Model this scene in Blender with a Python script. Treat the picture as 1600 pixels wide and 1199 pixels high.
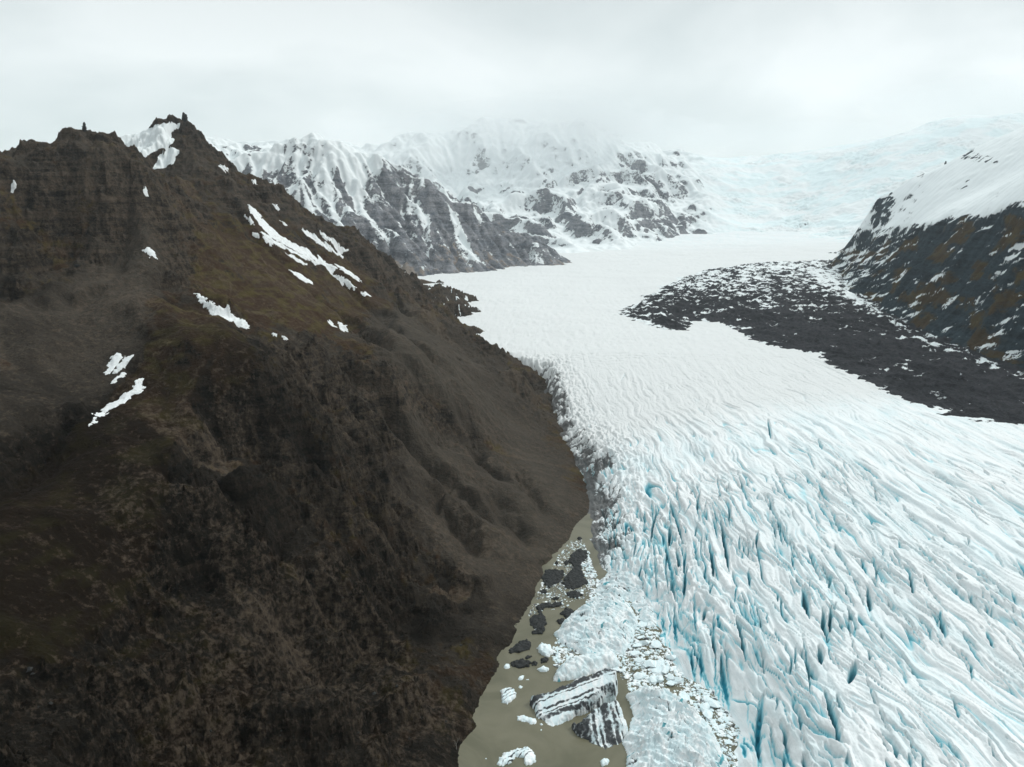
import bpy, math, random, time
import numpy as np
from mathutils import Vector
T0 = time.time()
def log(*a): print('[%.1fs]' % (time.time()-T0), *a, flush=True)
for o in list(bpy.data.objects): bpy.data.objects.remove(o)
scene = bpy.context.scene
COL = scene.collection
# ---------------------------------------------------------------- camera
F = 1186.0; CX, CY = 800.0, 599.5; PITCH = math.atan((CY-300)/F); CH = 300.0
cam = bpy.data.cameras.new('camera'); cam.sensor_width = 36; cam.sensor_fit = 'HORIZONTAL'
cam.lens = 36*F/1600; cam.clip_start = 1; cam.clip_end = 60000
co = bpy.data.objects.new('camera', cam); COL.objects.link(co)
co.location = (0, 0, CH); co.rotation_euler = (math.pi/2-PITCH, 0, 0)
scene.camera = co
# ---------------------------------------------------------------- world, sun, exposure
SUN_EL, SUN_AZ = 44, 72          # azimuth from +y (view direction) towards +x
w = bpy.data.worlds.new('World'); scene.world = w; w.use_nodes = True
nt = w.node_tree; nt.nodes.clear()
def N(t, typ, **kw):
    n = t.nodes.new(typ)
    for k, v in kw.items(): setattr(n, k, v)
    return n
def L(t, a, b): t.links.new(a, b)
out = N(nt, 'ShaderNodeOutputWorld'); bg = N(nt, 'ShaderNodeBackground'); L(nt, bg.outputs[0], out.inputs[0])
sky = N(nt, 'ShaderNodeTexSky', sky_type='NISHITA', sun_disc=False)
sky.sun_elevation = math.radians(SUN_EL); sky.sun_rotation = math.radians(SUN_AZ)
tc = N(nt, 'ShaderNodeTexCoord')
mp = N(nt, 'ShaderNodeMapping'); mp.inputs['Scale'].default_value = (1, 1, 2.2); L(nt, tc.outputs['Generated'], mp.inputs[0])
n1 = N(nt, 'ShaderNodeTexNoise'); n1.inputs['Scale'].default_value = 2.0; n1.inputs['Detail'].default_value = 6
n1.inputs['Roughness'].default_value = .48; n1.inputs['Distortion'].default_value = .35
L(nt, mp.outputs[0], n1.inputs['Vector'])
cr = N(nt, 'ShaderNodeValToRGB'); L(nt, n1.outputs[0], cr.inputs[0])
cr.color_ramp.elements[0].position = .36; cr.color_ramp.elements[0].color = (6.1, 6.9, 6.95, 1)
cr.color_ramp.elements[1].position = .60; cr.color_ramp.elements[1].color = (8.9, 9.5, 9.5, 1)
sp = N(nt, 'ShaderNodeSeparateXYZ'); L(nt, tc.outputs['Generated'], sp.inputs[0])
def mathn(t, op, a, b=None, clamp=False):
    n = N(t, 'ShaderNodeMath', operation=op); n.use_clamp = clamp
    for i, v in enumerate((a, b)):
        if v is None: continue
        if isinstance(v, (int, float)): n.inputs[i].default_value = v
        else: L(t, v, n.inputs[i])
    return n.outputs[0]
# brighter cloud base low over the ice cap, unseen sky behind the drone darkened to dim slopes facing it
mr = N(nt, 'ShaderNodeMapRange'); mr.inputs['From Min'].default_value = 0.0; mr.inputs['From Max'].default_value = .22
mr.inputs['To Min'].default_value = 1.34; mr.inputs['To Max'].default_value = .97; L(nt, sp.outputs['Z'], mr.inputs[0])
mb = N(nt, 'ShaderNodeMapRange'); mb.inputs['From Min'].default_value = -.9; mb.inputs['From Max'].default_value = .35
mb.inputs['To Min'].default_value = .3; mb.inputs['To Max'].default_value = 1.0; L(nt, sp.outputs['Y'], mb.inputs[0])
gain = mathn(nt, 'MULTIPLY', mr.outputs[0], mb.outputs[0])
vm = N(nt, 'ShaderNodeVectorMath', operation='SCALE'); L(nt, cr.outputs[0], vm.inputs[0]); L(nt, gain, vm.inputs['Scale'])
mt_ = N(nt, 'ShaderNodeMapRange'); mt_.inputs['From Min'].default_value = .45; mt_.inputs['From Max'].default_value = .95
mt_.inputs['To Min'].default_value = 1.0; mt_.inputs['To Max'].default_value = 2.15; L(nt, sp.outputs['Z'], mt_.inputs[0])  # unseen overhead sky brightened to light the snow
vm2 = N(nt, 'ShaderNodeVectorMath', operation='SCALE'); L(nt, vm.outputs[0], vm2.inputs[0]); L(nt, mt_.outputs[0], vm2.inputs['Scale']); vm = vm2
mx = N(nt, 'ShaderNodeMix', data_type='RGBA'); mx.inputs[0].default_value = .93
L(nt, sky.outputs[0], mx.inputs[6]); L(nt, vm.outputs[0], mx.inputs[7])
L(nt, mx.outputs[2], bg.inputs[0]); bg.inputs[1].default_value = .1
sun = bpy.data.lights.new('sun', 'SUN'); sun.energy = 1.5; sun.angle = math.radians(10); sun.color = (1, .97, .92)
so = bpy.data.objects.new('sun', sun); COL.objects.link(so)
az = math.radians(SUN_AZ); el = math.radians(SUN_EL)
d = Vector((math.sin(az)*math.cos(el), math.cos(az)*math.cos(el), math.sin(el)))
so.rotation_euler = d.to_track_quat('Z', 'Y').to_euler()
vs = scene.view_settings; vs.view_transform = 'Standard'; vs.look = 'None'; vs.exposure = 0; vs.gamma = 1
scene.cycles.use_denoising = True
scene.cycles.max_bounces = 6; scene.cycles.volume_bounces = 2
scene.cycles.diffuse_bounces = 3
# ---------------------------------------------------------------- pixel <-> place helpers (used when surveying positions)
cp, sn = math.cos(PITCH), math.sin(PITCH)
def ray(u, v):
    x = (u-CX)/F; y = (CY-v)/F
    return (x, cp+y*sn, -sn+y*cp)
def PY(u, v, Y):
    d = ray(u, v); t = Y/d[1]; return (d[0]*t, Y, CH+d[2]*t)
def PZ(u, v, z):
    d = ray(u, v); t = (z-CH)/d[2]; return (d[0]*t, d[1]*t, z)
def project(x, y, z):
    dz = z-CH; depth = y*cp-dz*sn; up = y*sn+dz*cp
    depth = np.where(depth > 1, depth, 1)
    return CX+F*x/depth, CY-F*up/depth
# ---------------------------------------------------------------- numpy noise
_rg = np.random.default_rng(7)
_A = _rg.random((256, 256)).astype(np.float32)*2*np.pi
_GX, _GY = np.cos(_A), np.sin(_A)
def gn(x, y, seed=0):
    x = np.asarray(x, np.float32)+seed*17.31+1000; y = np.asarray(y, np.float32)+seed*9.73+1000
    xi = np.floor(x).astype(np.int32); yi = np.floor(y).astype(np.int32)
    fx = x-xi; fy = y-yi
    ux = fx*fx*fx*(fx*(fx*6-15)+10); uy = fy*fy*fy*(fy*(fy*6-15)+10)
    x0 = xi & 255; x1 = (xi+1) & 255; y0 = yi & 255; y1 = (yi+1) & 255
    a = _GX[x0, y0]*fx+_GY[x0, y0]*fy
    b = _GX[x1, y0]*(fx-1)+_GY[x1, y0]*fy
    c = _GX[x0, y1]*fx+_GY[x0, y1]*(fy-1)
    e = _GX[x1, y1]*(fx-1)+_GY[x1, y1]*(fy-1)
    return (a+(b-a)*ux+(c-a)*uy+(a-b-c+e)*ux*uy)*1.5
def fbm(x, y, o=5, g=.5, lac=2.03, seed=0):
    s = 0; a = 1
    for i in range(o):
        s = s+a*gn(x, y, seed+i); a *= g; x = x*lac; y = y*lac
    return s
def ridged(x, y, o=5, g=.5, seed=0):
    s = 0; a = 1; p = 1
    for i in range(o):
        n = 1-np.abs(gn(x, y, seed+i))*1.4; n = np.clip(n, 0, 1)**2
        s = s+a*n*p; p = np.clip(n*1.3, 0, 1); a *= g; x = x*2.07; y = y*2.07
    return s
def ss(a, b, x):
    t = np.clip((x-a)/(b-a), 0, 1); return t*t*(3-2*t)
def tps(P, sm=0.0):
    P = np.array(P, float); S = 1000.0; X = P[:, :2]/S; z = P[:, 2]
    n = len(P)
    r = np.linalg.norm(X[:, None]-X[None], axis=2); K = np.where(r > 0, r*r*np.log(r+1e-12), 0)+np.eye(n)*sm
    A = np.zeros((n+3, n+3)); A[:n, :n] = K; A[:n, n] = 1; A[:n, n+1:] = X; A[n, :n] = 1; A[n+1:, :n] = X.T
    c = np.linalg.solve(A, np.r_[z, 0, 0, 0])
    def f(x, y):
        sh = np.shape(x); x = np.ravel(x)/S; y = np.ravel(y)/S; o = np.empty(len(x))
        for i in range(0, len(x), 40000):
            xx = x[i:i+40000, None]; yy = y[i:i+40000, None]
            r2 = (xx-X[None, :, 0])**2+(yy-X[None, :, 1])**2+1e-18
            o[i:i+40000] = (.5*r2*np.log(r2))@c[:n]+c[n]+c[n+1]*xx[:, 0]+c[n+2]*yy[:, 0]
        return o.reshape(sh)
    return f
def lic(H, d, g, n=26, seed=0, both=True):
    """noise smeared down the fall line: scree streaks, runnels"""
    rg = np.random.default_rng(seed); W = blur(rg.normal(size=H.shape), 1)*3; Hs = blur(H, 5); gx, gy = np.gradient(Hs, d); l = np.hypot(gx, gy)+.02; gx /= l; gy /= l
    nx, ny = H.shape; I, J = np.meshgrid(np.arange(nx, dtype=float), np.arange(ny, dtype=float), indexing='ij'); acc = W.copy(); cnt = 1.
    for sg in (-1, 1):
        px, py = I.copy(), J.copy()
        for k in range(n):
            ix = px.astype(np.int32); iy = py.astype(np.int32)
            px = np.clip(px+sg*gx[ix, iy], 0, nx-1.01); py = np.clip(py+sg*gy[ix, iy], 0, ny-1.01)
            ix = (px+.5).astype(np.int32); iy = (py+.5).astype(np.int32); acc += W[ix, iy]; cnt += 1
    acc -= acc.mean(); return acc/acc.std()
class Grid:
    def __init__(s, x0, x1, y0, y1, d):
        s.x0, s.y0, s.d = x0, y0, d; s.nx = int((x1-x0)/d)+1; s.ny = int((y1-y0)/d)+1
        s.X, s.Y = np.meshgrid(x0+np.arange(s.nx)*d, y0+np.arange(s.ny)*d, indexing='ij')
    def samp(s, A, x, y, cubic=True):
        fx = np.clip((x-s.x0)/s.d, 1, s.nx-3.001); fy = np.clip((y-s.y0)/s.d, 1, s.ny-3.001)
        ix = fx.astype(np.int32); iy = fy.astype(np.int32); tx = fx-ix; ty = fy-iy
        if not cubic:
            return (A[ix, iy]*(1-tx)+A[ix+1, iy]*tx)*(1-ty)+(A[ix, iy+1]*(1-tx)+A[ix+1, iy+1]*tx)*ty
        def wt(t):
            return ((1-t)**3/6, (3*t**3-6*t*t+4)/6, (-3*t**3+3*t*t+3*t+1)/6, t**3/6)
        wx = wt(tx); wy = wt(ty); o = 0
        for i in range(4):
            for j in range(4):
                o = o+A[ix+i-1, iy+j-1]*wx[i]*wy[j]
        return o
def erode(H, d, batches=24, n=12000, steps=38, K=5., er=.32, dep=.25, seed=1, inertia=.12):
    """rain running down a height field: carves gullies and lays scree fans; returns height and amount carried"""
    rg = np.random.default_rng(seed); h = (H/d).astype(np.float64).copy(); nx, ny = h.shape; flow = np.zeros(nx*ny)
    hf = h.ravel()
    for b in range(batches):
        px = rg.uniform(1, nx-3, n); py = rg.uniform(1, ny-3, n)
        dx = np.zeros(n); dy = np.zeros(n); sp_ = np.ones(n); wa = np.ones(n); sed = np.zeros(n)
        for s in range(steps):
            ix = px.astype(np.int64); iy = py.astype(np.int64); tx = px-ix; ty = py-iy; k = ix*ny+iy
            a = hf[k]; bb = hf[k+ny]; c = hf[k+1]; e = hf[k+ny+1]
            gx = (bb-a)*(1-ty)+(e-c)*ty; gy = (c-a)*(1-tx)+(e-bb)*tx
            h0 = a*(1-tx)*(1-ty)+bb*tx*(1-ty)+c*(1-tx)*ty+e*tx*ty
            dx = dx*inertia-gx*(1-inertia); dy = dy*inertia-gy*(1-inertia)
            l = np.sqrt(dx*dx+dy*dy)+1e-9; dx /= l; dy /= l
            qx = np.clip(px+dx, 1, nx-3); qy = np.clip(py+dy, 1, ny-3)
            jx = qx.astype(np.int64); jy = qy.astype(np.int64); ux = qx-jx; uy = qy-jy; k2 = jx*ny+jy
            h1 = hf[k2]*(1-ux)*(1-uy)+hf[k2+ny]*ux*(1-uy)+hf[k2+1]*(1-ux)*uy+hf[k2+ny+1]*ux*uy
            dh = h1-h0
            cap = np.maximum(-dh, .01)*sp_*wa*K
            up = dh > 0
            amt = np.where(up, np.minimum(dh, sed), np.where(sed > cap, (sed-cap)*dep, -np.minimum((cap-sed)*er, np.maximum(-dh, 0)*.5)))
            sed = sed-amt
            wts = ((1-tx)*(1-ty), tx*(1-ty), (1-tx)*ty, tx*ty)
            kk = np.concatenate((k, k+ny, k+1, k+ny+1)); ww = np.concatenate([amt*q for q in wts])
            hf += np.clip(np.bincount(kk, ww, nx*ny), -.06, .03)
            if s % 2 == 0: flow += np.bincount(k, wa, nx*ny)
            sp_ = np.sqrt(np.clip(sp_*sp_-dh*2., .05, 9)); wa *= .975; px, py = qx, qy
    h = hf.reshape(nx, ny)
    b_ = blur(h, 2); h = b_+np.clip(h-b_, -.5, .22); return h*d, flow.reshape(nx, ny)
def blur(A, n=1):
    for _ in range(n):
        B = np.pad(A, 1, mode='edge')
        A = (B[:-2, 1:-1]+B[2:, 1:-1]+B[1:-1, :-2]+B[1:-1, 2:]+2*B[1:-1, 1:-1])/6
        B = np.pad(A, 1, mode='edge')
        A = (B[:-2, :-2]+B[2:, :-2]+B[:-2, 2:]+B[2:, 2:]+4*B[1:-1, 1:-1])/8
    return A
def slope(A, d):
    gx, gy = np.gradient(A, d); return np.sqrt(gx*gx+gy*gy)
def inpoly(x, y, poly):
    c = np.zeros(np.shape(x), bool); n = len(poly)
    for i in range(n):
        x1, y1 = poly[i][:2]; x2, y2 = poly[(i+1) % n][:2]
        if y1 == y2: continue
        c ^= ((y1 > y) != (y2 > y)) & (x < (x2-x1)*(y-y1)/(y2-y1)+x1)
    return c
def dpoly(x, y, poly, closed=True):
    dm = np.full(np.shape(x), 1e9); n = len(poly)
    for i in range(n if closed else n-1):
        x1, y1 = poly[i][:2]; x2, y2 = poly[(i+1) % n][:2]
        ex, ey = x2-x1, y2-y1; t = np.clip(((x-x1)*ex+(y-y1)*ey)/(ex*ex+ey*ey+1e-9), 0, 1)
        dm = np.minimum(dm, (x-x1-t*ex)**2+(y-y1-t*ey)**2)
    return np.sqrt(dm)
def sdf(x, y, poly):     # positive inside
    return np.where(inpoly(x, y, poly), 1, -1)*dpoly(x, y, poly)
# ---------------------------------------------------------------- mesh helpers
def grid_mesh(name, X, Y, Z, mat, keep=None, attrs=None, parent=None):
    nx, ny = X.shape; V = np.stack([X.ravel(), Y.ravel(), Z.ravel()], 1).astype(np.float32)
    i = np.arange(nx*ny).reshape(nx, ny)
    Q = np.stack([i[:-1, :-1], i[1:, :-1], i[1:, 1:], i[:-1, 1:]], -1).reshape(-1, 4)
    if keep is not None:
        k = keep.ravel(); Q = Q[k[Q].any(1)]
        used = np.zeros(nx*ny, bool); used[Q.ravel()] = True
        rm = np.cumsum(used)-1; Q = rm[Q]; V = V[used]
        if attrs: attrs = {a: v.reshape(nx*ny, -1)[used] for a, v in attrs.items()}
    return raw_mesh(name, V, Q, mat, attrs, parent)
def raw_mesh(name, V, Q, mat, attrs=None, parent=None, smooth=True):
    me = bpy.data.meshes.new(name); k = Q.shape[1]
    me.vertices.add(len(V)); me.vertices.foreach_set('co', np.ascontiguousarray(V, np.float32).ravel())
    me.loops.add(len(Q)*k); me.loops.foreach_set('vertex_index', np.ascontiguousarray(Q, np.int32).ravel())
    me.polygons.add(len(Q)); me.polygons.foreach_set('loop_start', np.arange(0, len(Q)*k, k, dtype=np.int32))
    me.polygons.foreach_set('use_smooth', np.full(len(Q), smooth))
    me.update(calc_edges=True); me.validate()
    for a, v in (attrs or {}).items():
        at = me.attributes.new(a, 'FLOAT', 'POINT'); at.data.foreach_set('value', np.ascontiguousarray(v, np.float32).ravel())
    o = bpy.data.objects.new(name, me); COL.objects.link(o); o.parent = parent
    if mat: me.materials.append(mat)
    return o
def structure(o): o['kind'] = 'structure'; return o
def tag(o, label, cat, group=None):
    o['label'] = label; o['category'] = cat
    if group: o['group'] = group
    return o
def polar(t0, t1, nt_, r0, r1, nr):
    th = np.radians(np.linspace(t0, t1, nt_)); r = r0*np.exp(np.linspace(0, math.log(r1/r0), nr))
    TH, R = np.meshgrid(th, r, indexing='ij'); return np.sin(TH)*R, np.cos(TH)*R
# ---------------------------------------------------------------- materials
class M:
    def __init__(s, name, rough=.9, spec=.25):
        s.m = bpy.data.materials.new(name); s.m.use_nodes = True; s.t = s.m.node_tree
        s.b = s.t.nodes['Principled BSDF']; s.b.inputs['Roughness'].default_value = rough
        s.b.inputs['Specular IOR Level'].default_value = spec
        g = N(s.t, 'ShaderNodeNewGeometry'); s.pos = g.outputs['Position']
        s.tc = N(s.t, 'ShaderNodeTexCoord').outputs['Object']
    def noise(s, scale, detail=5, rough=.55, dist=0, vec=None, st=(1, 1, 1), rot=(0, 0, 0)):
        n = N(s.t, 'ShaderNodeTexNoise'); n.inputs['Scale'].default_value = scale; n.inputs['Detail'].default_value = detail
        n.inputs['Roughness'].default_value = rough; n.inputs['Distortion'].default_value = dist
        v = vec or s.pos
        if st != (1, 1, 1) or rot != (0, 0, 0):
            mpn = N(s.t, 'ShaderNodeMapping'); mpn.inputs['Scale'].default_value = st; mpn.inputs['Rotation'].default_value = rot
            L(s.t, v, mpn.inputs[0]); v = mpn.outputs[0]
        L(s.t, v, n.inputs['Vector']); return n.outputs[0]
    def attr(s, a):
        n = N(s.t, 'ShaderNodeAttribute', attribute_name=a); return n.outputs['Fac']
    def mth(s, op, a, b=None, clamp=False): return mathn(s.t, op, a, b, clamp)
    def rng(s, v, a, b, c=0., d=1.):
        n = N(s.t, 'ShaderNodeMapRange'); n.interpolation_type = 'SMOOTHSTEP'
        n.inputs['From Min'].default_value = a; n.inputs['From Max'].default_value = b
        n.inputs['To Min'].default_value = c; n.inputs['To Max'].default_value = d
        L(s.t, v, n.inputs[0]); return n.outputs[0]
    def mix(s, f, a, b):
        n = N(s.t, 'ShaderNodeMix', data_type='RGBA')
        for i, v in ((0, f), (6, a), (7, b)):
            if isinstance(v, (int, float)): n.inputs[i].default_value = v
            elif isinstance(v, tuple): n.inputs[i].default_value = (*v, 1)
            else: L(s.t, v, n.inputs[i])
        return n.outputs[2]
    def col(s, c): L(s.t, c, s.b.inputs['Base Color'])
    def bump(s, h, strength, dist=1.):
        n = N(s.t, 'ShaderNodeBump'); n.inputs['Strength'].default_value = strength; n.inputs['Distance'].default_value = dist
        L(s.t, h, n.inputs['Height']); L(s.t, n.outputs[0], s.b.inputs['Normal']); return n
SNOW = (.80, .84, .85)
def mat_mountain(name, rock1, rock2, brown, moss, bscale=1., sn=.9):
    m = M(name, .95, .06)
    n1 = m.noise(.018*bscale, 8, .62); n2 = m.noise(.11*bscale, 6, .65); n3 = m.noise(.6*bscale, 5, .7)
    n4 = m.noise(.035*bscale, 6, .6, st=(1, 1, 3.5))
    rock = m.mix(m.rng(m.mth('ADD', m.mth('MULTIPLY', n2, .6), m.mth('MULTIPLY', n3, .4)), .38, .62), rock1, rock2)
    lay = m.noise(1., 5, .65, .3, st=(.012*bscale, .012*bscale, .22*bscale))
    rock = m.mix(m.rng(lay, .46, .60, 0, .5), rock, tuple(x*1.45 for x in rock2)); rock = m.mix(m.rng(lay, .44, .36, 0, .55), rock, tuple(x*.55 for x in rock1))
    seam = m.mth('ABSOLUTE', m.mth('SUBTRACT', m.noise(.07*bscale, 7, .68, .6), .5)); rock = m.mix(m.rng(seam, .03, .0, 0, .6), rock, tuple(x*.4 for x in rock1))
    veg = m.mix(m.rng(n4, .46, .62), brown, moss)
    va = m.mth('ADD', m.attr('veg'), m.mth('MULTIPLY', m.mth('SUBTRACT', n2, .5), 1.6))
    if name.startswith('dark'): rock = m.mix(m.rng(m.attr('scree'), .1, .8, 0, .8), rock, m.mix(m.rng(n3, .35, .65), (.040, .034, .028), (.060, .050, .039)))
    c = m.mix(m.rng(va, .35, .65), rock, veg)
    c = m.mix(m.rng(n3, .6, .78, 0, .5), c, tuple(min(1, x*1.9) for x in rock2))
    if name.startswith('dark'):
        c = m.mix(m.rng(m.attr('tone_shade'), .1, 1.), m.mix(.80, c, (.002, .002, .0015)), c); c = m.mix(m.rng(m.attr('tone_shade'), .9, 1.5, 0, .5), c, (.066, .058, .046))
    c = m.mix(m.rng(m.mth('ADD', m.mth('MULTIPLY', m.attr('streak'), .07), m.noise(.25*bscale, 6, .7)), .50, .72, 0, .6), c, tuple(x*1.5 for x in rock2))
    sa = m.mth('ADD', m.attr('snow'), m.mth('MULTIPLY', m.mth('SUBTRACT', m.noise(.16*bscale**.6, 9, .74), .5), sn))
    sf = m.rng(sa, .46, .54)
    c = m.mix(sf, c, m.mix(m.attr('ice'), SNOW, (.74, .84, .86))); m.col(c)
    h = m.mth('ADD', m.mth('MULTIPLY', n2, 3.), m.mth('MULTIPLY', n3, 1.))
    h = m.mth('MULTIPLY', h, m.rng(sf, 0, 1, 1, .12))
    vo = N(m.t, 'ShaderNodeTexVoronoi', feature='DISTANCE_TO_EDGE'); vo.inputs['Scale'].default_value = .22*bscale; L(m.t, m.pos, vo.inputs['Vector'])
    h = m.mth('ADD', h, m.mth('MULTIPLY', m.rng(vo.outputs['Distance'], 0, .25), m.mth('MULTIPLY', m.rng(sf, 0, 1, 1, 0), .25)))
    m.bump(h, .8, 1.2/bscale); return m.m
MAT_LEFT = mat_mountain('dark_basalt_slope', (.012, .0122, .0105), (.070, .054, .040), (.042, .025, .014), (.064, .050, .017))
MAT_FAR = mat_mountain('far_hazed_snowy_rock', (.12, .14, .165), (.24, .24, .25), (.25, .21, .18), (.25, .22, .19), .35, 1.9)  # pale rock: part of the distance haze is put into these colours
MAT_RIGHT = mat_mountain('right_basalt_cliff', (.012, .022, .030), (.028, .044, .052), (.052, .034, .014), (.066, .048, .016), .6, 1.2)
MAT_MOR = mat_mountain('moraine_rubble', (.014, .016, .019), (.036, .036, .040), (.032, .029, .028), (.04, .035, .032), .9, 1.1)
def mat_glacier():
    m = M('glacier_ice', .75, .3)
    st = m.noise(.09, 7, .6, .3, st=(1, .16, 1)); fi = m.noise(.5, 6, .65, st=(1, .45, 1)); big = m.noise(.006, 4, .5)
    c = m.mix(m.rng(st, .36, .58), (.72, .80, .82), (.82, .842, .85))
    c = m.mix(m.rng(big, .4, .65, 0, .3), c, (.72, .81, .835))
    c = m.mix(m.rng(m.mth('ADD', m.attr('old'), m.mth('MULTIPLY', m.noise(.05, 7, .7, 1., st=(.5, 1.6, 1)), .5)), .55, 1.1), c, (.70, .715, .715))
    b = m.attr('blue')
    c = m.mix(m.rng(b, .10, .58), c, (.30, .66, .74))
    c = m.mix(m.rng(b, .4, 1.), c, (.004, .22, .31))
    da = m.mth('ADD', m.attr('dirt'), m.mth('MULTIPLY', m.mth('SUBTRACT', m.noise(.35, 8, .75, 1.), .5), 1.3))
    c = m.mix(m.rng(da, .5, .72, 0, .9), c, (.055, .052, .05))
    m.col(c)
    m.bump(m.mth('ADD', m.mth('MULTIPLY', st, 3.), fi), .55, 1.); return m.m
MAT_ICE = mat_glacier()
# ================================================================ GLACIER
GP = [PZ(*p) for p in [(1000,1150,24),(1120,1000,20),(1150,1199,20),(1300,1199,36),(1600,1199,46),(1050,900,19),(1300,950,44),(1600,950,58),
     (960,800,13),(1100,780,46),(1300,780,58),(1600,780,66),(900,660,25),(1000,680,42),(1200,660,62),(1450,680,66),(870,590,46),
     (1000,560,60),(1200,560,66),(1600,640,66),(760,530,58),(730,470,64),(900,470,68),(1100,470,74),(1400,560,74),(800,428,68),(900,418,72),
     (1000,400,78),(1100,385,88),(1200,440,84),(1280,412,92),(1600,600,72)]]
GP += [(-100, 2700, 75), (900, 3700, 118), (300, 3800, 108), (-600, 2600, 70), (1200, 2200, 92), (1100, 900, 74), (900, 400, 58), (-150, 800, 35), (0, 200, 20), (500, 150, 40)]
gbase = tps(GP, 1e-4)
def on_glacier(u, v):
    z = 60.
    for _ in range(12):
        x, y, _z = PZ(u, v, z); z = .5*z+.5*float(gbase(np.array([x]), np.array([y]))[0])
    return PZ(u, v, z)
# ice margin (left side and front), surveyed at about water level / gorge floor
EDGE = [PZ(*p) for p in [(1190,1230,0),(1152,1199,0),(1140,1120,0),(1105,1085,0),(1062,1060,0),(1040,1020,0),(1012,965,0),(968,935,0),
        (940,915,0),(925,870,0),(912,830,0),(914,790,2),(905,745,8),(890,715,14),(868,680,20),(848,630,28),(834,590,34)]]
EDGE = [(70, 120, 0), (85, 190, 0)]+EDGE
GPOLY = EDGE+[(-40, 1150), (-300, 1600), (-900, 2300), (-900, 6000), (3000, 6000), (3000, 120)]
log('glacier base')
G = Grid(-80, 780, 200, 1120, .6)
def glacier_detail():
    X, Y = G.X, G.Y
    wx = X+9*fbm(X/90, Y/140, 3, seed=3)+.05*(Y-600)+2.2*gn(X/14, Y/20, 5); wy = Y+10*gn(X/60, Y/60, 9)
    near = 1-ss(640, 1000, Y+.25*X); 
    amp = near*(.45+.55*(1-ss(260, 520, X-.25*(Y-400))))
    n1_, n2_, n3_, n4_ = [np.abs(a)*1.5 for a in (gn(wx/19, wy/210, 11), gn(wx/8.5, wy/110, 12), gn(wx/4., wy/42, 13), gn(wx/1.8, wy/13, 14))]
    big = fbm(wx/55, wy/230, 3, seed=20)
    def tri(ph, a=.3):
        f = ph-np.floor(ph); return np.where(f < a, f/a, (1-f)/(1-a))
    u_ = wx+12*fbm(wx/80, wy/220, 2, seed=21)+2.2*gn(wx/14, wy/110, 22)
    m1 = .35+.65*ss(-.25, .35, gn(wx/40, wy/130, 23)); m2 = .25+.75*ss(-.2, .3, gn(wx/22, wy/85, 24)); m3 = ss(-.2, .3, gn(wx/14, wy/48, 25))
    t1, t2, t3 = tri(u_/15.+.8*gn(wx/30, wy/170, 26)), tri(u_/6.3+.7*gn(wx/14, wy/95, 27), .35), tri(u_/2.7+.6*gn(wx/7, wy/42, 28), .4)
    crv = lambda q: np.clip(q, 0, 1)**.6
    h = amp*(2.6*m1*t1+1.1*m2*t2+.45*m3*t3+1.2*crv(n1_)+.9*crv(n2_)+.35*crv(n3_)-4)+near*4*big
    h += (1-amp)*((1.8*m1*t1+.6*m2*t2)*(1-.5*ss(600, 900, Y))+.3*m3*t3+.5*crv(n2_)+.22*fbm(wx/4, wy/8, 3, seed=33)+.8*(1-np.abs(gn(X/30+.02*Y, Y/9, 35))*1.6)*(1-near*.6)*.5-1.5)
    f1, f2, f3 = [np.abs(gn(u_/a, wy/b, c)) for a, b, c in ((11, 190, 41), (6.5, 120, 42), (4.2, 70, 43))]
    g1, g2, g3 = ss(-.05, .3, gn(wx/30, wy/60, 44)), ss(-.05, .3, gn(wx/20, wy/45, 45)), ss(0, .3, gn(wx/16, wy/30, 46))
    fa = .30+.70*amp*(1-.45*ss(150, 330, X)); fis = np.maximum(np.maximum(g1*ss(.06, .0, f1), .65*g2*ss(.11, .0, f2)), .35*g3*ss(.17, 0, f3))
    h -= fa*4.8*fis
    blue0 = .95*fa**1.4*fis+amp*(.42*m1*ss(.16, .0, t1)+.34*m2*ss(.2, .0, t2)+.2*ss(.10, .0, n2_))*(.3+.7*ss(-.1, .5, gn(X/50, Y/80, 40)))+.14*(1-amp)*m1*ss(.15, 0, t1)
    h += .22*fbm(X/1.7, Y/2.2, 2, .6, seed=36)
    blue = blue0
    return h, blue, amp
GH, GB, GAMP = glacier_detail()
log('glacier detail')
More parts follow.
